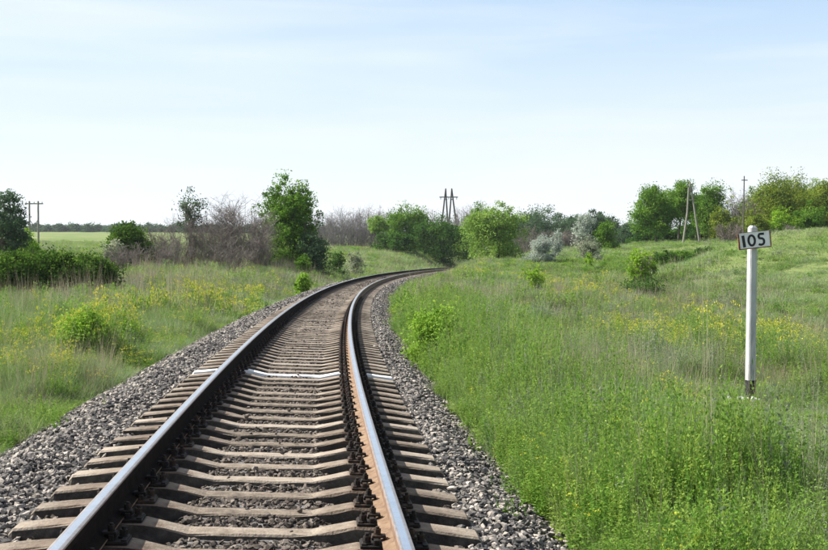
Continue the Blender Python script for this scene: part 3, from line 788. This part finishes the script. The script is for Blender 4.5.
# left of the line
T('broadleaf_tree', 'tall loose blue-green tree rising behind the dense green hedge bushes', 'tree', 4, 188, 33, 78, 'blue', .15, 7000, .17, 120, 9, spread=.28)
T('bush', 'bright yellow-green bush below the H-shaped power pole', 'bush', 26, 227, 15, 84, 'lime', .05, 2600, .15, 70, 6)
hedge = 'dense hedge bushes at the meadow edge left of the track'
for i, (px, tp, hw, Z, lab) in enumerate([(-24, 243, 40, 47, 'dense dark green hedge bush below the tall blue-green tree'), (16, 249, 36, 46, 'dense rounded hedge bush with sunlit top, second from the open field gap'),
        (54, 245, 36, 47, 'dense rounded hedge bush in front of the H-shaped power pole'), (90, 252, 29, 49, 'low dense hedge bush beside the brown leafless thicket')]):
    T('hedge_bush', lab, 'bush', px, tp, hw, Z, 'hedge', .0, 16000, .12, 240, 13, stems=3, group=hedge, spread=.22)
T('bush', 'mid green round bush standing behind the grey leafless thicket', 'bush', 131, 219, 31, 77, 'hedge', .0, 12000, .17, 150, 9, stems=3)
T('bush', 'low grey-green bush beside the brown leafless thicket', 'bush', 112, 240, 14, 74, 'greyleaf', .03, 2200, .13, 70, 6, stems=2)
bg = 'leafless grey-brown shrubs left of the tall green tree'
BB('bare_shrub', 'low grey leafless shrub in front of the mid green round bush', 'shrub', 146, 242, 24, 72, 14, 22, group=bg)
BB('bare_shrub', 'low twiggy leafless shrub under the thin half-bare tree', 'shrub', 172, 234, 20, 74, 14, 22, group=bg)
BB('bare_shrub', 'broad grey-brown leafless shrub beside the tall green tree', 'shrub', 240, 196, 32, 84, 26, 34, group=bg, rad=.015)
BB('bare_shrub', 'rounded leafless shrub between the half-bare tree and the broad shrub', 'shrub', 212, 218, 22, 80, 18, 26, group=bg)
BB('bare_shrub', 'low brown leafless shrub at the end of the hedge bushes', 'shrub', 118, 246, 16, 68, 14, 22, group=bg)
BB('bare_shrub', 'ragged leafless shrub between the round green bush and the half-bare tree', 'shrub', 156, 226, 20, 80, 16, 24, group=bg)
BB('bare_shrub', 'low wide leafless shrub in the grass before the broad shrub', 'shrub', 226, 240, 26, 75, 16, 22, group=bg)
BB('bare_shrub', 'small leafless shrub leaning on the tall green tree', 'shrub', 262, 228, 14, 80, 12, 22, group=bg)
T('half_bare_tree', 'thin half-bare tree with a tuft of leaves at its top', 'tree', 189, 185, 19, 82, 'blue', .30, 1300, .15, 46, 7, spread=.26, trunk_mat='twig')
BB('bare_shrub', 'tall thin leafless shrub round the half-bare tree', 'shrub', 186, 205, 15, 81, 9, 20, group=bg, upright=.9)
T('broadleaf_tree', 'tall bright green tree standing alone beside the leafless shrubs', 'tree', 289, 169, 38, 88, 'fresh', .03, 21000, .17, 280, 18, stems=2, spread=.28)
T('bush', 'dark green bush at the foot of the tall green tree', 'bush', 312, 222, 20, 86, 'blue', .0, 6000, .14, 90, 7, stems=2)
for px, tp, hw, Z, m, lab in [(303, 253, 9, 80, 'fresh', 'small green bush in the grass before the tall green tree'), (337, 247, 12, 96, 'dark', 'low dark scrub bush beside the green slope'), (354, 249, 11, 100, 'greyleaf', 'low grey scrub bush on the green slope'), (303, 273, 10, 52, 'leafy', 'bright yellow-green bush close to the outer rail of the curve')]:
    T('bush', lab, 'bush', px, tp, hw, Z, m, .02, 2200, .11, 60, 6, stems=2)
g2 = 'grey leafless trees behind the green slope'
for px, tp, hw in [(328, 212, 16), (345, 206, 16), (362, 207, 16), (316, 216, 14), (385, 207, 15), (372, 204, 14), (336, 214, 16), (354, 212, 16)]:
    BB('bare_tree', 'grey leafless tree in the row behind the green slope', 'tree', px, tp, hw, 185 + rng.uniform(-8, 14), 12, 20, 'twig_far', group=g2, rad=.022, upright=.8, dense=2.2)
T('broadleaf_tree', 'small light green tree on bare trunks beside the big dark thicket', 'tree', 376, 214, 14, 172, 'light', .45, 3200, .26, 80, 6, stems=2)
T('bush', 'bright sunlit green thicket bush at the end of the visible track', 'bush', 408, 202, 29, 178, 'fresh', .0, 14000, .25, 220, 15, stems=3)
T('bush', 'big dark green thicket bush right of the sunlit thicket below the pylon', 'bush', 440, 211, 31, 174, 'dark', .0, 14000, .24, 220, 15, stems=3)
T('bush', 'dark low bush between the small tree and the sunlit thicket', 'bush', 392, 231, 24, 168, 'dark', .0, 7000, .24, 80, 7, stems=3)
T('bush', 'light green bush below the pylon between thicket and round tree', 'bush', 464, 221, 18, 190, 'light', .0, 5600, .26, 80, 6, stems=2)
g3 = 'grey leafless trees round the pylon'
for px, tp in [(425, 209), (462, 206), (478, 202), (438, 211), (470, 208), (452, 211)]:
    BB('bare_tree', 'grey leafless tree standing round the twin pylon', 'tree', px, tp, 13, 230, 10, 18, 'twig_far', group=g3, rad=.028, upright=.7, dense=2.0)
T('broadleaf_tree', 'round light green tree inside the curve beyond the meadow', 'tree', 495, 197, 33, 118, 'light', .01, 15000, .19, 220, 12, stems=4, spread=.34)
T('broadleaf_tree', 'darker tree top showing behind the round light green tree', 'tree', 478, 198, 13, 200, 'fresh', .2, 4000, .26, 90, 7)
g4 = 'far blue-green trees behind the rough meadow'
for px, tp, hw, Z in [(648, 222, 15, 255), (660, 224, 15, 260), (534, 206, 20, 235), (558, 208, 18, 238), (580, 212, 18, 236), (602, 212, 17, 248), (506, 212, 20, 235), (522, 208, 20, 225), (546, 202, 19, 220), (568, 211, 17, 230), (592, 208, 17, 240), (612, 213, 15, 245), (630, 220, 14, 250)]:
    T('broadleaf_tree', 'far blue-green tree in the belt behind the rough meadow', 'tree', px, tp, hw, Z, 'blue', .0, 9000, .30, 160, 10, stems=2, group=g4)
for px, tp in [(530, 226), (556, 228), (575, 230)]:
    BB('bare_shrub', 'dark leafless shrub under the far blue-green trees', 'shrub', px, tp, 15, 205, 12, 20, 'twig', group='leafless shrubs under the far trees', rad=.03)
T('silver_bush', 'silvery white-grey bush in the rough meadow beside the round light tree', 'bush', 540, 235, 18, 104, 'silver', .02, 5200, .13, 110, 8, stems=4)
T('silver_bush', 'taller thin silvery bush behind the white-grey bush', 'bush', 556, 227, 8, 112, 'silver', .1, 1500, .14, 50, 4, stems=2)
T('silver_tree', 'pale silvery tree before the far blue-green trees', 'tree', 583, 210, 12, 135, 'silver', .15, 2400, .17, 80, 6, stems=2)
T('bush', 'grey-olive bush below the pale silvery tree', 'bush', 590, 236, 16, 106, 'greyleaf', .02, 4200, .13, 100, 7, stems=3)
T('sapling', 'yellow-green sapling before the grey-olive bush', 'sapling', 590, 252, 6, 98, 'lime', .02, 600, .12, 30, 4)
T('bush', 'compact dark green bush on the ridge beside the pale silvery tree', 'bush', 607, 221, 15, 134, 'fresh', .02, 5500, .18, 110, 7, stems=3)
# right-hand ridge
T('broadleaf_tree', 'full green tree at the open end of the ridge grove', 'tree', 656, 179, 24, 142, 'fresh', .09, 14000, .21, 180, 11)
T('broadleaf_tree', 'tall full green tree just left of the A-shaped power pole', 'tree', 679, 176, 20, 146, 'fresh', .10, 13000, .21, 170, 10)
T('broadleaf_tree', 'bright green tree just right of the A-shaped power pole', 'tree', 713, 178, 24, 150, 'fresh', .06, 13000, .21, 170, 10)
T('broadleaf_tree', 'shaded green tree behind the A-shaped power pole', 'tree', 695, 188, 16, 158, 'dark', .10, 6000, .23, 110, 8)
T('bush', 'dull yellow-green bush under the bright green tree on the ridge', 'bush', 722, 205, 17, 140, 'olive', .02, 6000, .19, 110, 8, stems=3)
BB('bare_shrub', 'brown leafless shrub at the foot of the ridge grove', 'shrub', 728, 222, 15, 135, 14, 20, rad=.022)
BB('bare_tree', 'grey half-dead tree beside the thin dark pole', 'tree', 740, 182, 15, 142, 10, 22, 'twig_far', rad=.026, leafm='olive', nl=700, leaf=.2, upright=.8, dense=1.2)
for px, tp, hw, Z, m, lab in [(640, 224, 14, 160, 'dark', 'dark undergrowth bush below the open end of the ridge grove'), (668, 226, 16, 162, 'dark', 'dark undergrowth bush between the ridge grove trunks'), (697, 222, 17, 164, 'dark', 'dark undergrowth bush seen between the legs of the A-shaped pole'),
        (745, 205, 18, 156, 'dark', 'dark bush behind the grey half-dead tree'), (683, 224, 15, 172, 'dark', 'dark undergrowth bush left of the A-shaped pole legs'), (712, 224, 15, 170, 'dark', 'dark undergrowth bush right of the A-shaped pole legs'), (652, 228, 15, 175, 'dark', 'dark undergrowth bush below the full green ridge tree'), (732, 218, 15, 168, 'dark', 'dark undergrowth bush behind the brown leafless shrub'), (622, 226, 14, 190, 'blue', 'low blue-green bush beyond the open end of the ridge grove')]:
    T('bush', lab, 'bush', px, tp, hw, Z, m, .0, 5000, .22, 100, 7, stems=3)
g5 = 'olive green trees along the right-hand wood'
for px, tp, hw, Z, m, lab in [(768, 169, 25, 138, 'olive', 'tall olive green tree at the wood edge beside the thin dark pole'), (797, 171, 20, 146, 'olive', 'olive green tree in the wood behind the number plate post'), (824, 172, 22, 138, 'olive', 'broad yellow-olive tree at the wood edge above the pale grass slope'), (858, 170, 24, 142, 'olive', 'olive tree at the far end of the wood'), (811, 176, 22, 150, 'fresh', 'fresh green tree filling the wood between two olive trees'), (752, 184, 15, 150, 'fresh', 'fresh green tree right behind the thin dark pole'), (783, 182, 16, 152, 'dark', 'dark green tree showing between the olive trees')]:
    T('broadleaf_tree', lab, 'tree', px, tp, hw * 1.12, Z, m, .0, 15000, .20, 230, 14, group=g5, stems=2)
for px, tp, hw, m, lab in [(757, 208, 14, 'olive', 'olive bush in front of the tall olive tree'), (783, 203, 17, 'lime', 'sunny yellow-green bush in front of the olive wood'), (812, 200, 17, 'fresh', 'green bush in front of the yellow-olive tree'), (840, 205, 16, 'olive', 'olive bush at the far end of the wood edge')]:
    T('bush', lab, 'bush', px, tp, hw * 1.1, 130, m, .0, 6500, .18, 110, 8, stems=3)
BB('bare_shrub', 'pale leafless shrub under the sunny yellow-green bush', 'shrub', 791, 222, 8, 126, 10, 16, rad=.022)
# single plants in the meadow
def low_plant(name, label, cat, px, base_y, top_y, hw, mat, nl, leaf, npts=60, lobes=6, stems=3):
    p = hit(px, base_y); Z = p[1]
    return T(name, label, cat, px, top_y, hw, Z, mat, .02, nl, leaf, npts, lobes, stems=stems, spread=.06 + .004 * Z)
low_plant('bush', 'bright leafy green bush growing at the ballast edge inside the curve', 'bush', 433, 366, 306, 26, 'leafy', 5200, .055, 120, 9, 5)
low_plant('bush', 'leafy green bush in the meadow outside the curve', 'bush', 88, 368, 304, 28, 'leafy', 6500, .05, 120, 9, 5)
low_plant('bush', 'second, looser leafy bush beside the leafy green bush outside the curve', 'bush', 120, 358, 316, 18, 'leafy', 2300, .05, 80, 7, 4)
BB('sapling', 'small yellow-green sapling alone in the middle of the meadow', 'sapling', 535, 267, 8, float(hit(535, 296)[1]), 7, 9, leafm='lime', nl=3200, leaf=.085, upright=.9, rad=.008)
BB('sapling', 'feathery yellow-green sapling before the grassy hollow', 'sapling', 641, 248, 13, float(hit(641, 286)[1]), 9, 12, leafm='lime', nl=5200, leaf=.10, upright=1.0, rad=.012)
low_plant('bush', 'low dark green scrub at the foot of the feathery sapling', 'bush', 640, 298, 280, 24, 'dark', 2600, .09, 80, 7, 4)
for i, (px, tp, hw, Z, m, lab) in enumerate([(660, 252, 13, 103, 'dark', 'low dark scrub bush at the open end of the grassy gully'), (682, 250, 13, 106, 'fresh', 'low green scrub bush in the gully below the A-shaped pole'), (704, 247, 14, 110, 'dark', 'low dark scrub bush in the gully between pole and pale slope'),
        (724, 246, 13, 113, 'fresh', 'low green scrub bush where the gully meets the pale slope'), (693, 254, 12, 100, 'dark', 'small dark scrub bush deep in the grassy gully'), (738, 243, 10, 116, 'dark', 'small scrub bush at the head of the gully below the bare shrub'), (671, 250, 15, 98, 'hedge', 'wide dark scrub bush at the mouth of the gully'), (714, 246, 15, 106, 'hedge', 'wide dark scrub bush along the pale slope edge'), (650, 258, 14, 92, 'hedge', 'low dark scrub bush beside the feathery sapling')]):
    T('bush', lab, 'bush', px, tp, hw, Z, m, .0, 3200, .15, 80, 8, stems=4, group='scrub bushes in the gully')
# far belt of trees beyond the field, on the horizon
far_tree = None
gfar = 'far belt of trees along the horizon beyond the field'
protos = []
for i, px in enumerate(np.arange(-40, 420, 3.6)):
    Z = 640 + rng.uniform(-15, 15); s = Z / FPX; hh = rng.uniform(6.5, 10.5) * s
    b = at(px, 250, Z); x, y = b[0] + rng.normal() * 1.0, b[1]; z = gz(x, y)
    if len(protos) < 3:
        r = make_tree('distant_tree', 'distant bluish tree in the belt along the horizon', 'tree', px, 260, 5.2, Z, 'blue', .03, 1500, .75, 50, 6, group=gfar)
        # sized in metres here, not by what it covers
        for c in list(r.children): bpy.data.objects.remove(c)
        C = crown_points(5.2, 6.4, -.6, 8, 70)
        link(bpy.data.objects.new('crown', leaves(C, 1500, .5, .7, M['blue'], np.array([0, 0, 2.5]))), r)
        tb = MB(); tb.tube([(0, 0, -.5), (0, 0, 2), (.1, 0, 4)], [.2, .16, .06], 6); tb.build('trunk', M['bark'], r)
        protos.append(r)
    else:
        p = protos[i % 3]; r = p.copy(); COL.objects.link(r)
        for c in p.children:
            d = c.copy(); COL.objects.link(d); d.parent = r
    r.location = (x, y, z - .4); sc_ = hh / 5.2; r.scale = (sc_ * rng.uniform(1.1, 1.5), sc_ * 1.2, sc_); r.rotation_euler = (0, 0, rng.uniform(0, 6.28))

# ------------------------------------------------------------------ grass, weeds and flowers
def blades(n, h, w, spread, droop, mat, seg=3, seed=0):
    r = np.random.default_rng(seed); V, F = [], []
    for i in range(n):
        a, rr = r.uniform(0, 6.283), spread * math.sqrt(r.random()); bx, by = rr * math.cos(a), rr * math.sin(a)
        d = a + r.normal() * .8; hh = h * r.uniform(.5, 1.0); bend = droop * r.uniform(.3, 1.2) * hh; f = r.uniform(0, 6.283); wx, wy = math.cos(f) * w / 2, math.sin(f) * w / 2
        b = len(V)
        for k in range(seg + 1):
            t = k / seg; cx, cy, cz = bx + math.cos(d) * bend * t * t, by + math.sin(d) * bend * t * t, hh * t * (1 - .15 * droop * t); q = 1 - t ** 1.6
            if k < seg: V += [(cx - wx * q, cy - wy * q, cz), (cx + wx * q, cy + wy * q, cz)]
            else: V.append((cx, cy, cz))
        for k in range(seg - 1): F.append((b + 2 * k, b + 2 * k + 1, b + 2 * k + 3, b + 2 * k + 2))
        F.append((b + 2 * seg - 2, b + 2 * seg - 1, b + 2 * seg))
    return mesh_from('tuft', V, F, mat)
def herb(n_st, h, leaf, per, mat, seed, top=None, spread=.10, tl=.02, nt_=10):
    """leafy stems; top: material of flower heads"""
    r = np.random.default_rng(seed); V, F, FM = [], [], []
    mats = [mat] + ([top] if top else [])
    def quad(c, d, sz, m, asp=.20):
        a = d / (np.linalg.norm(d) + 1e-9); b = np.cross(a, r.normal(size=3)); b /= np.linalg.norm(b) + 1e-9; k = len(V)
        V.extend([tuple(c), tuple(c + a * sz * .5 + b * sz * asp), tuple(c + a * sz), tuple(c + a * sz * .5 - b * sz * asp)]); F.append((k, k + 1, k + 2, k + 3)); FM.append(m)
    for i in range(n_st):
        a, rr = r.uniform(0, 6.283), spread * math.sqrt(r.random()); p0 = np.array([rr * math.cos(a), rr * math.sin(a), 0]); hh = h * r.uniform(.6, 1)
        tip = p0 + np.array([r.normal() * .12 * h, r.normal() * .12 * h, hh]); k = len(V); w = np.array([.003, 0, 0])
        V.extend([tuple(p0 - w), tuple(p0 + w), tuple(tip)]); F.append((k, k + 1, k + 2)); FM.append(0)
        for j in range(per):
            t = r.uniform(.12, 1); d = np.array([r.normal(), r.normal(), r.uniform(-.1, .9)]); quad(p0 + (tip - p0) * t, d, leaf * r.uniform(.6, 1.2) * (1.15 - .5 * t), 0)
        if top:
            for j in range(nt_):
                d = np.array([r.normal(), r.normal(), r.uniform(.2, 1.2)]); c = tip + np.array([r.normal() * tl * 1.3, r.normal() * tl * 1.3, r.normal() * tl * .5]); quad(c, d, tl * r.uniform(.7, 1.2), 1, .45)
    return mesh_from('plant', V, F, mats, False, FM)

def spots(lo, hi, den):
    """random ground points in the widened view between two distances, off the ballast"""
    W = .41 * hi + 3; n = int((hi - lo) * 2 * W * den)
    x, y = rng.uniform(-W, W, n), rng.uniform(lo, hi, n)
    k = np.abs(x) < .41 * y + 3; x, y = x[k], y[k]
    s, u = station(x, y); jag = (fnoise(s, u * 0, 1.1, 7) - .5) * .7 + (fnoise(s, u * 0, .4, 9) - .5) * .25
    k = (u > 2.14 + jag) | (u < -2.62 + jag) | ((np.abs(u) > 1.7) & (rng.random(len(u)) < .02)); x, y, u = x[k], y[k], u[k]
    return x, y, u
blob_y = [(95, 362, 1.5), (40, 365, 1.4), (20, 385, 1.2), (120, 345, 1.2), (200, 314, 2.5), (240, 300, 2.5), (475, 275, 3.2), (575, 288, 2.2), (600, 302, 2.4), (680, 355, 1.6), (720, 365, 1.5), (780, 350, 2.2), (810, 358, 2.0), (660, 420, .5), (700, 520, .35), (730, 545, .3), (545, 280, 1.5), (640, 350, 1.0), (610, 345, .8)]
blob_y = [(hit(a, b), r) for a, b, r in blob_y]
def field_yellow(x, y):
    f = np.zeros_like(x)
    for p, r in blob_y: f = np.maximum(f, np.exp(-((x - p[0]) ** 2 + ((y - p[1]) / (1 + p[1] / 40)) ** 2) / (r * r)))
    return f
blob_d = [(140, 318, 2.5), (60, 300, 6), (150, 292, 5), (20, 312, 3), (240, 280, 5), (430, 345, .1), (590, 410, .8), (655, 420, .6), (570, 300, 3), (480, 300, 3), (815, 395, 1.2), (760, 420, .5), (740, 330, 4), (700, 290, 6), (640, 305, 4), (110, 385, 1.0), (50, 400, 1.2), (620, 345, 1.5), (800, 430, .6), (420, 262, 14), (400, 264, 12)]
blob_d = [(hit(a, b), r) for a, b, r in blob_d]
def field_dry(x, y):
    f = np.zeros_like(x)
    for p, r in blob_d: f = np.maximum(f, np.exp(-((x - p[0]) ** 2 + ((y - p[1]) / (1 + p[1] / 40)) ** 2) / (r * r)))
    return f

def build_meadow():
    global rng; rng = np.random.default_rng(5)
    lod = [(5.2, 17, 230, 1.0, 0), (17, 32, 95, 1.35, 0), (32, 62, 36, 1.0, 1), (62, 110, 11, 1.5, 1), (110, 230, 2.6, 2.3, 1)]
    gm = [blades(22, .40, .0055, .10, .55, M['grass'], 3, q) for q in range(4)] + [blades(18, .36, .022, .28, .5, M['grass'], 2, 20 + q) for q in range(3)]
    sm = [blades(24, .50, .0042, .10, .5, M['grass_soft'], 3, 40 + q) for q in range(3)] + [blades(18, .40, .018, .30, .45, M['grass_soft'], 2, 50 + q) for q in range(3)]
    dm = [blades(10, .54, .0042, .10, .35, M['dry'], 3, 60 + q) for q in range(3)] + [blades(10, .52, .012, .28, .35, M['dry'], 2, 70 + q) for q in range(3)]
    hm = [herb(8, .48, .034, 34, M['weed'], 80 + q) for q in range(4)] + [herb(8, .44, .10, 12, M['weed'], 90 + q, spread=.25) for q in range(3)]
    wm = [herb(6, .44, .034, 24, M['wormwood'], 100 + q) for q in range(3)] + [herb(8, .42, .085, 12, M['wormwood'], 110 + q, spread=.25) for q in range(3)]
    fm = [herb(5, .48, .040, 16, M['weed'], 120 + q, M['flower'], tl=.017, nt_=7) for q in range(3)] + [herb(7, .46, .085, 9, M['weed'], 130 + q, M['flower'], spread=.24, tl=.034, nt_=5) for q in range(3)]
    pm = [blades(20, .34, .005, .12, .6, M['grass_pale'], 3, 140 + q) for q in range(3)] + [blades(20, .34, .020, .32, .6, M['grass_pale'], 2, 150 + q) for q in range(3)]
    kinds = dict(grass=(gm, 4, 3), soft=(sm, 3, 3), dry=(dm, 3, 3), herb=(hm, 4, 3), worm=(wm, 3, 3), yellow=(fm, 3, 3), pale=(pm, 3, 3))
    acc = {k: [[], [], [], []] for k in kinds}
    for lo, hi, den, scale, far in lod:
        x, y, u = spots(lo, hi, den); n = len(x)
        d = np.hypot(x, y)
        lush = sstep(5.5, 2.6, u) * (u > 0) * sstep(70, 40, d)                   # leafy strip along the inner ballast edge
        n1, n2, n3 = fnoise(x, y, 3.2, 21), fnoise(x, y, 6.5, 31), fnoise(x, y, 1.6, 41)
        fy, fd = field_yellow(x, y), field_dry(x, y)
        far_soft = sstep(22, 45, d)
        spur = sstep(13, 22, x) * sstep(40, 50, y) * sstep(100, 82, y); gully = np.exp(-((x - 25) ** 2 / 90 + (y - 104) ** 2 / 200))
        w = {'grass': .9 + 0 * x, 'soft': .40 + 1.9 * sstep(.42, .58, n1) * (.45 + .55 * far_soft) * (1 - .45 * lush) + 2.5 * spur, 'dry': .035 + .55 * fd + .22 * sstep(.58, .70, n2) * (1 - lush) + .08 * (u < 0) + .40 * sstep(-8, -16, u) * sstep(.40, .56, n1) + .5 * spur * sstep(.45, .6, n1),
             'herb': .25 + 2.6 * lush * (.25 + .75 * sstep(.40, .58, n1)) + .8 * sstep(.50, .62, n3) + 2.5 * gully, 'worm': .05 + .45 * sstep(.54, .66, n2) * (1 - lush), 'pale': 7.0 * spur * sstep(.28, .42, n2), 'yellow': .005 + .75 * fy * np.where(u < 0, 1.6, 1.0) * sstep(.40, .55, n3)}
        K = list(w); Wm = np.stack([w[k] for k in K], 1); Wm /= Wm.sum(1, keepdims=True)
        pick = (Wm.cumsum(1) < rng.random(n)[:, None]).sum(1)
        z = ground(x, y)
        # short trodden grass round the kilometre post and at the ballast edge
        dp = np.hypot((x - POST[0] + .15) * 1.0, ((y - POST[1]) + 1.5) / 2.3)
        hgt = .42 + .75 * sstep(.32, .68, fnoise(x, y, 2.0, 51)) + .75 * sstep(.48, .72, fnoise(x, y, .9, 61)) + .30 * lush
        hgt *= np.where(u > 0, .45 + .55 * sstep(2.0, 2.8, u), .40 + .60 * sstep(2.5, 3.8, -u))
        hgt *= .24 + .76 * sstep(.55, 1.4, dp)
        hgt *= (1 - .55 * spur) * np.where(u < 0, 1.2, 1.0) * (1 - .35 * sstep(60, 130, d))
        for j, k in enumerate(K):
            q = pick == j; m = int(q.sum()); protos_, a, b = kinds[k]
            base = rng.uniform(.75, 1.3, m) * scale
            zs = hgt[q] * rng.uniform(.75, 1.25, m) * (1.15 if far == 0 else 1.0)
            if k == 'herb': zs = zs * .9
            if k == 'dry': zs = zs * rng.uniform(.8, 1.9, m)
            acc[k][0].append(np.stack([x[q], y[q], z[q] - .02], 1)); acc[k][1].append(np.stack([rng.normal(0, .08, m), rng.normal(0, .08, m), rng.uniform(0, 6.283, m)], 1))
            acc[k][2].append(np.stack([base, base, zs * (1 + .12 * (scale - 1))], 1)); acc[k][3].append(rng.integers(0, a, m) if not far else a + rng.integers(0, b, m))
    names = dict(grass=('meadow_grass', 'fresh green grass covering the meadow on both sides of the track', 'grass'), soft=('feather_grass', 'soft grey-green feathery grass patches in the meadow', 'grass'),
                 pale=('pale_grass', 'short pale grass on the slope behind the kilometre post', 'grass'),
                 dry=('dry_grass', 'dry straw-coloured grass stalks among the green meadow', 'grass'), herb=('leafy_weeds', 'lush leafy green weeds along the ballast edge and in the meadow', 'weeds'),
                 worm=('wormwood', 'greyish wormwood plants scattered through the meadow', 'weeds'), yellow=('yellow_wildflowers', 'patches of yellow wildflowers blooming in the meadow', 'flowers'))
    for k, (P, R, S_, I) in acc.items():
        nm, lab, cat = names[k]
        scatter(nm, kinds[k][0], np.concatenate(P), np.concatenate(R), np.concatenate(S_), np.concatenate(I), lab, cat)
build_meadow()

# ------------------------------------------------------------------ thin spring haze
def build_haze():
    m, nt, out = mat_new('thin_haze')
    v = nd(nt, 'ShaderNodeVolumePrincipled', Density=.00012, Anisotropy=.3); v.inputs['Color'].default_value = (.86, .93, 1.0, 1)
    nt.links.new(v.outputs[0], out.inputs['Volume'])
    b = MB(); x, y0, y1, z0, z1 = 2700, -120, 4300, -12, 60
    b.box((0, (y0 + y1) / 2, (z0 + z1) / 2), (2 * x, y1 - y0, z1 - z0))
    tag(b.build('haze', m), 'thin pale haze over the whole landscape', 'haze', kind='stuff')
build_haze()
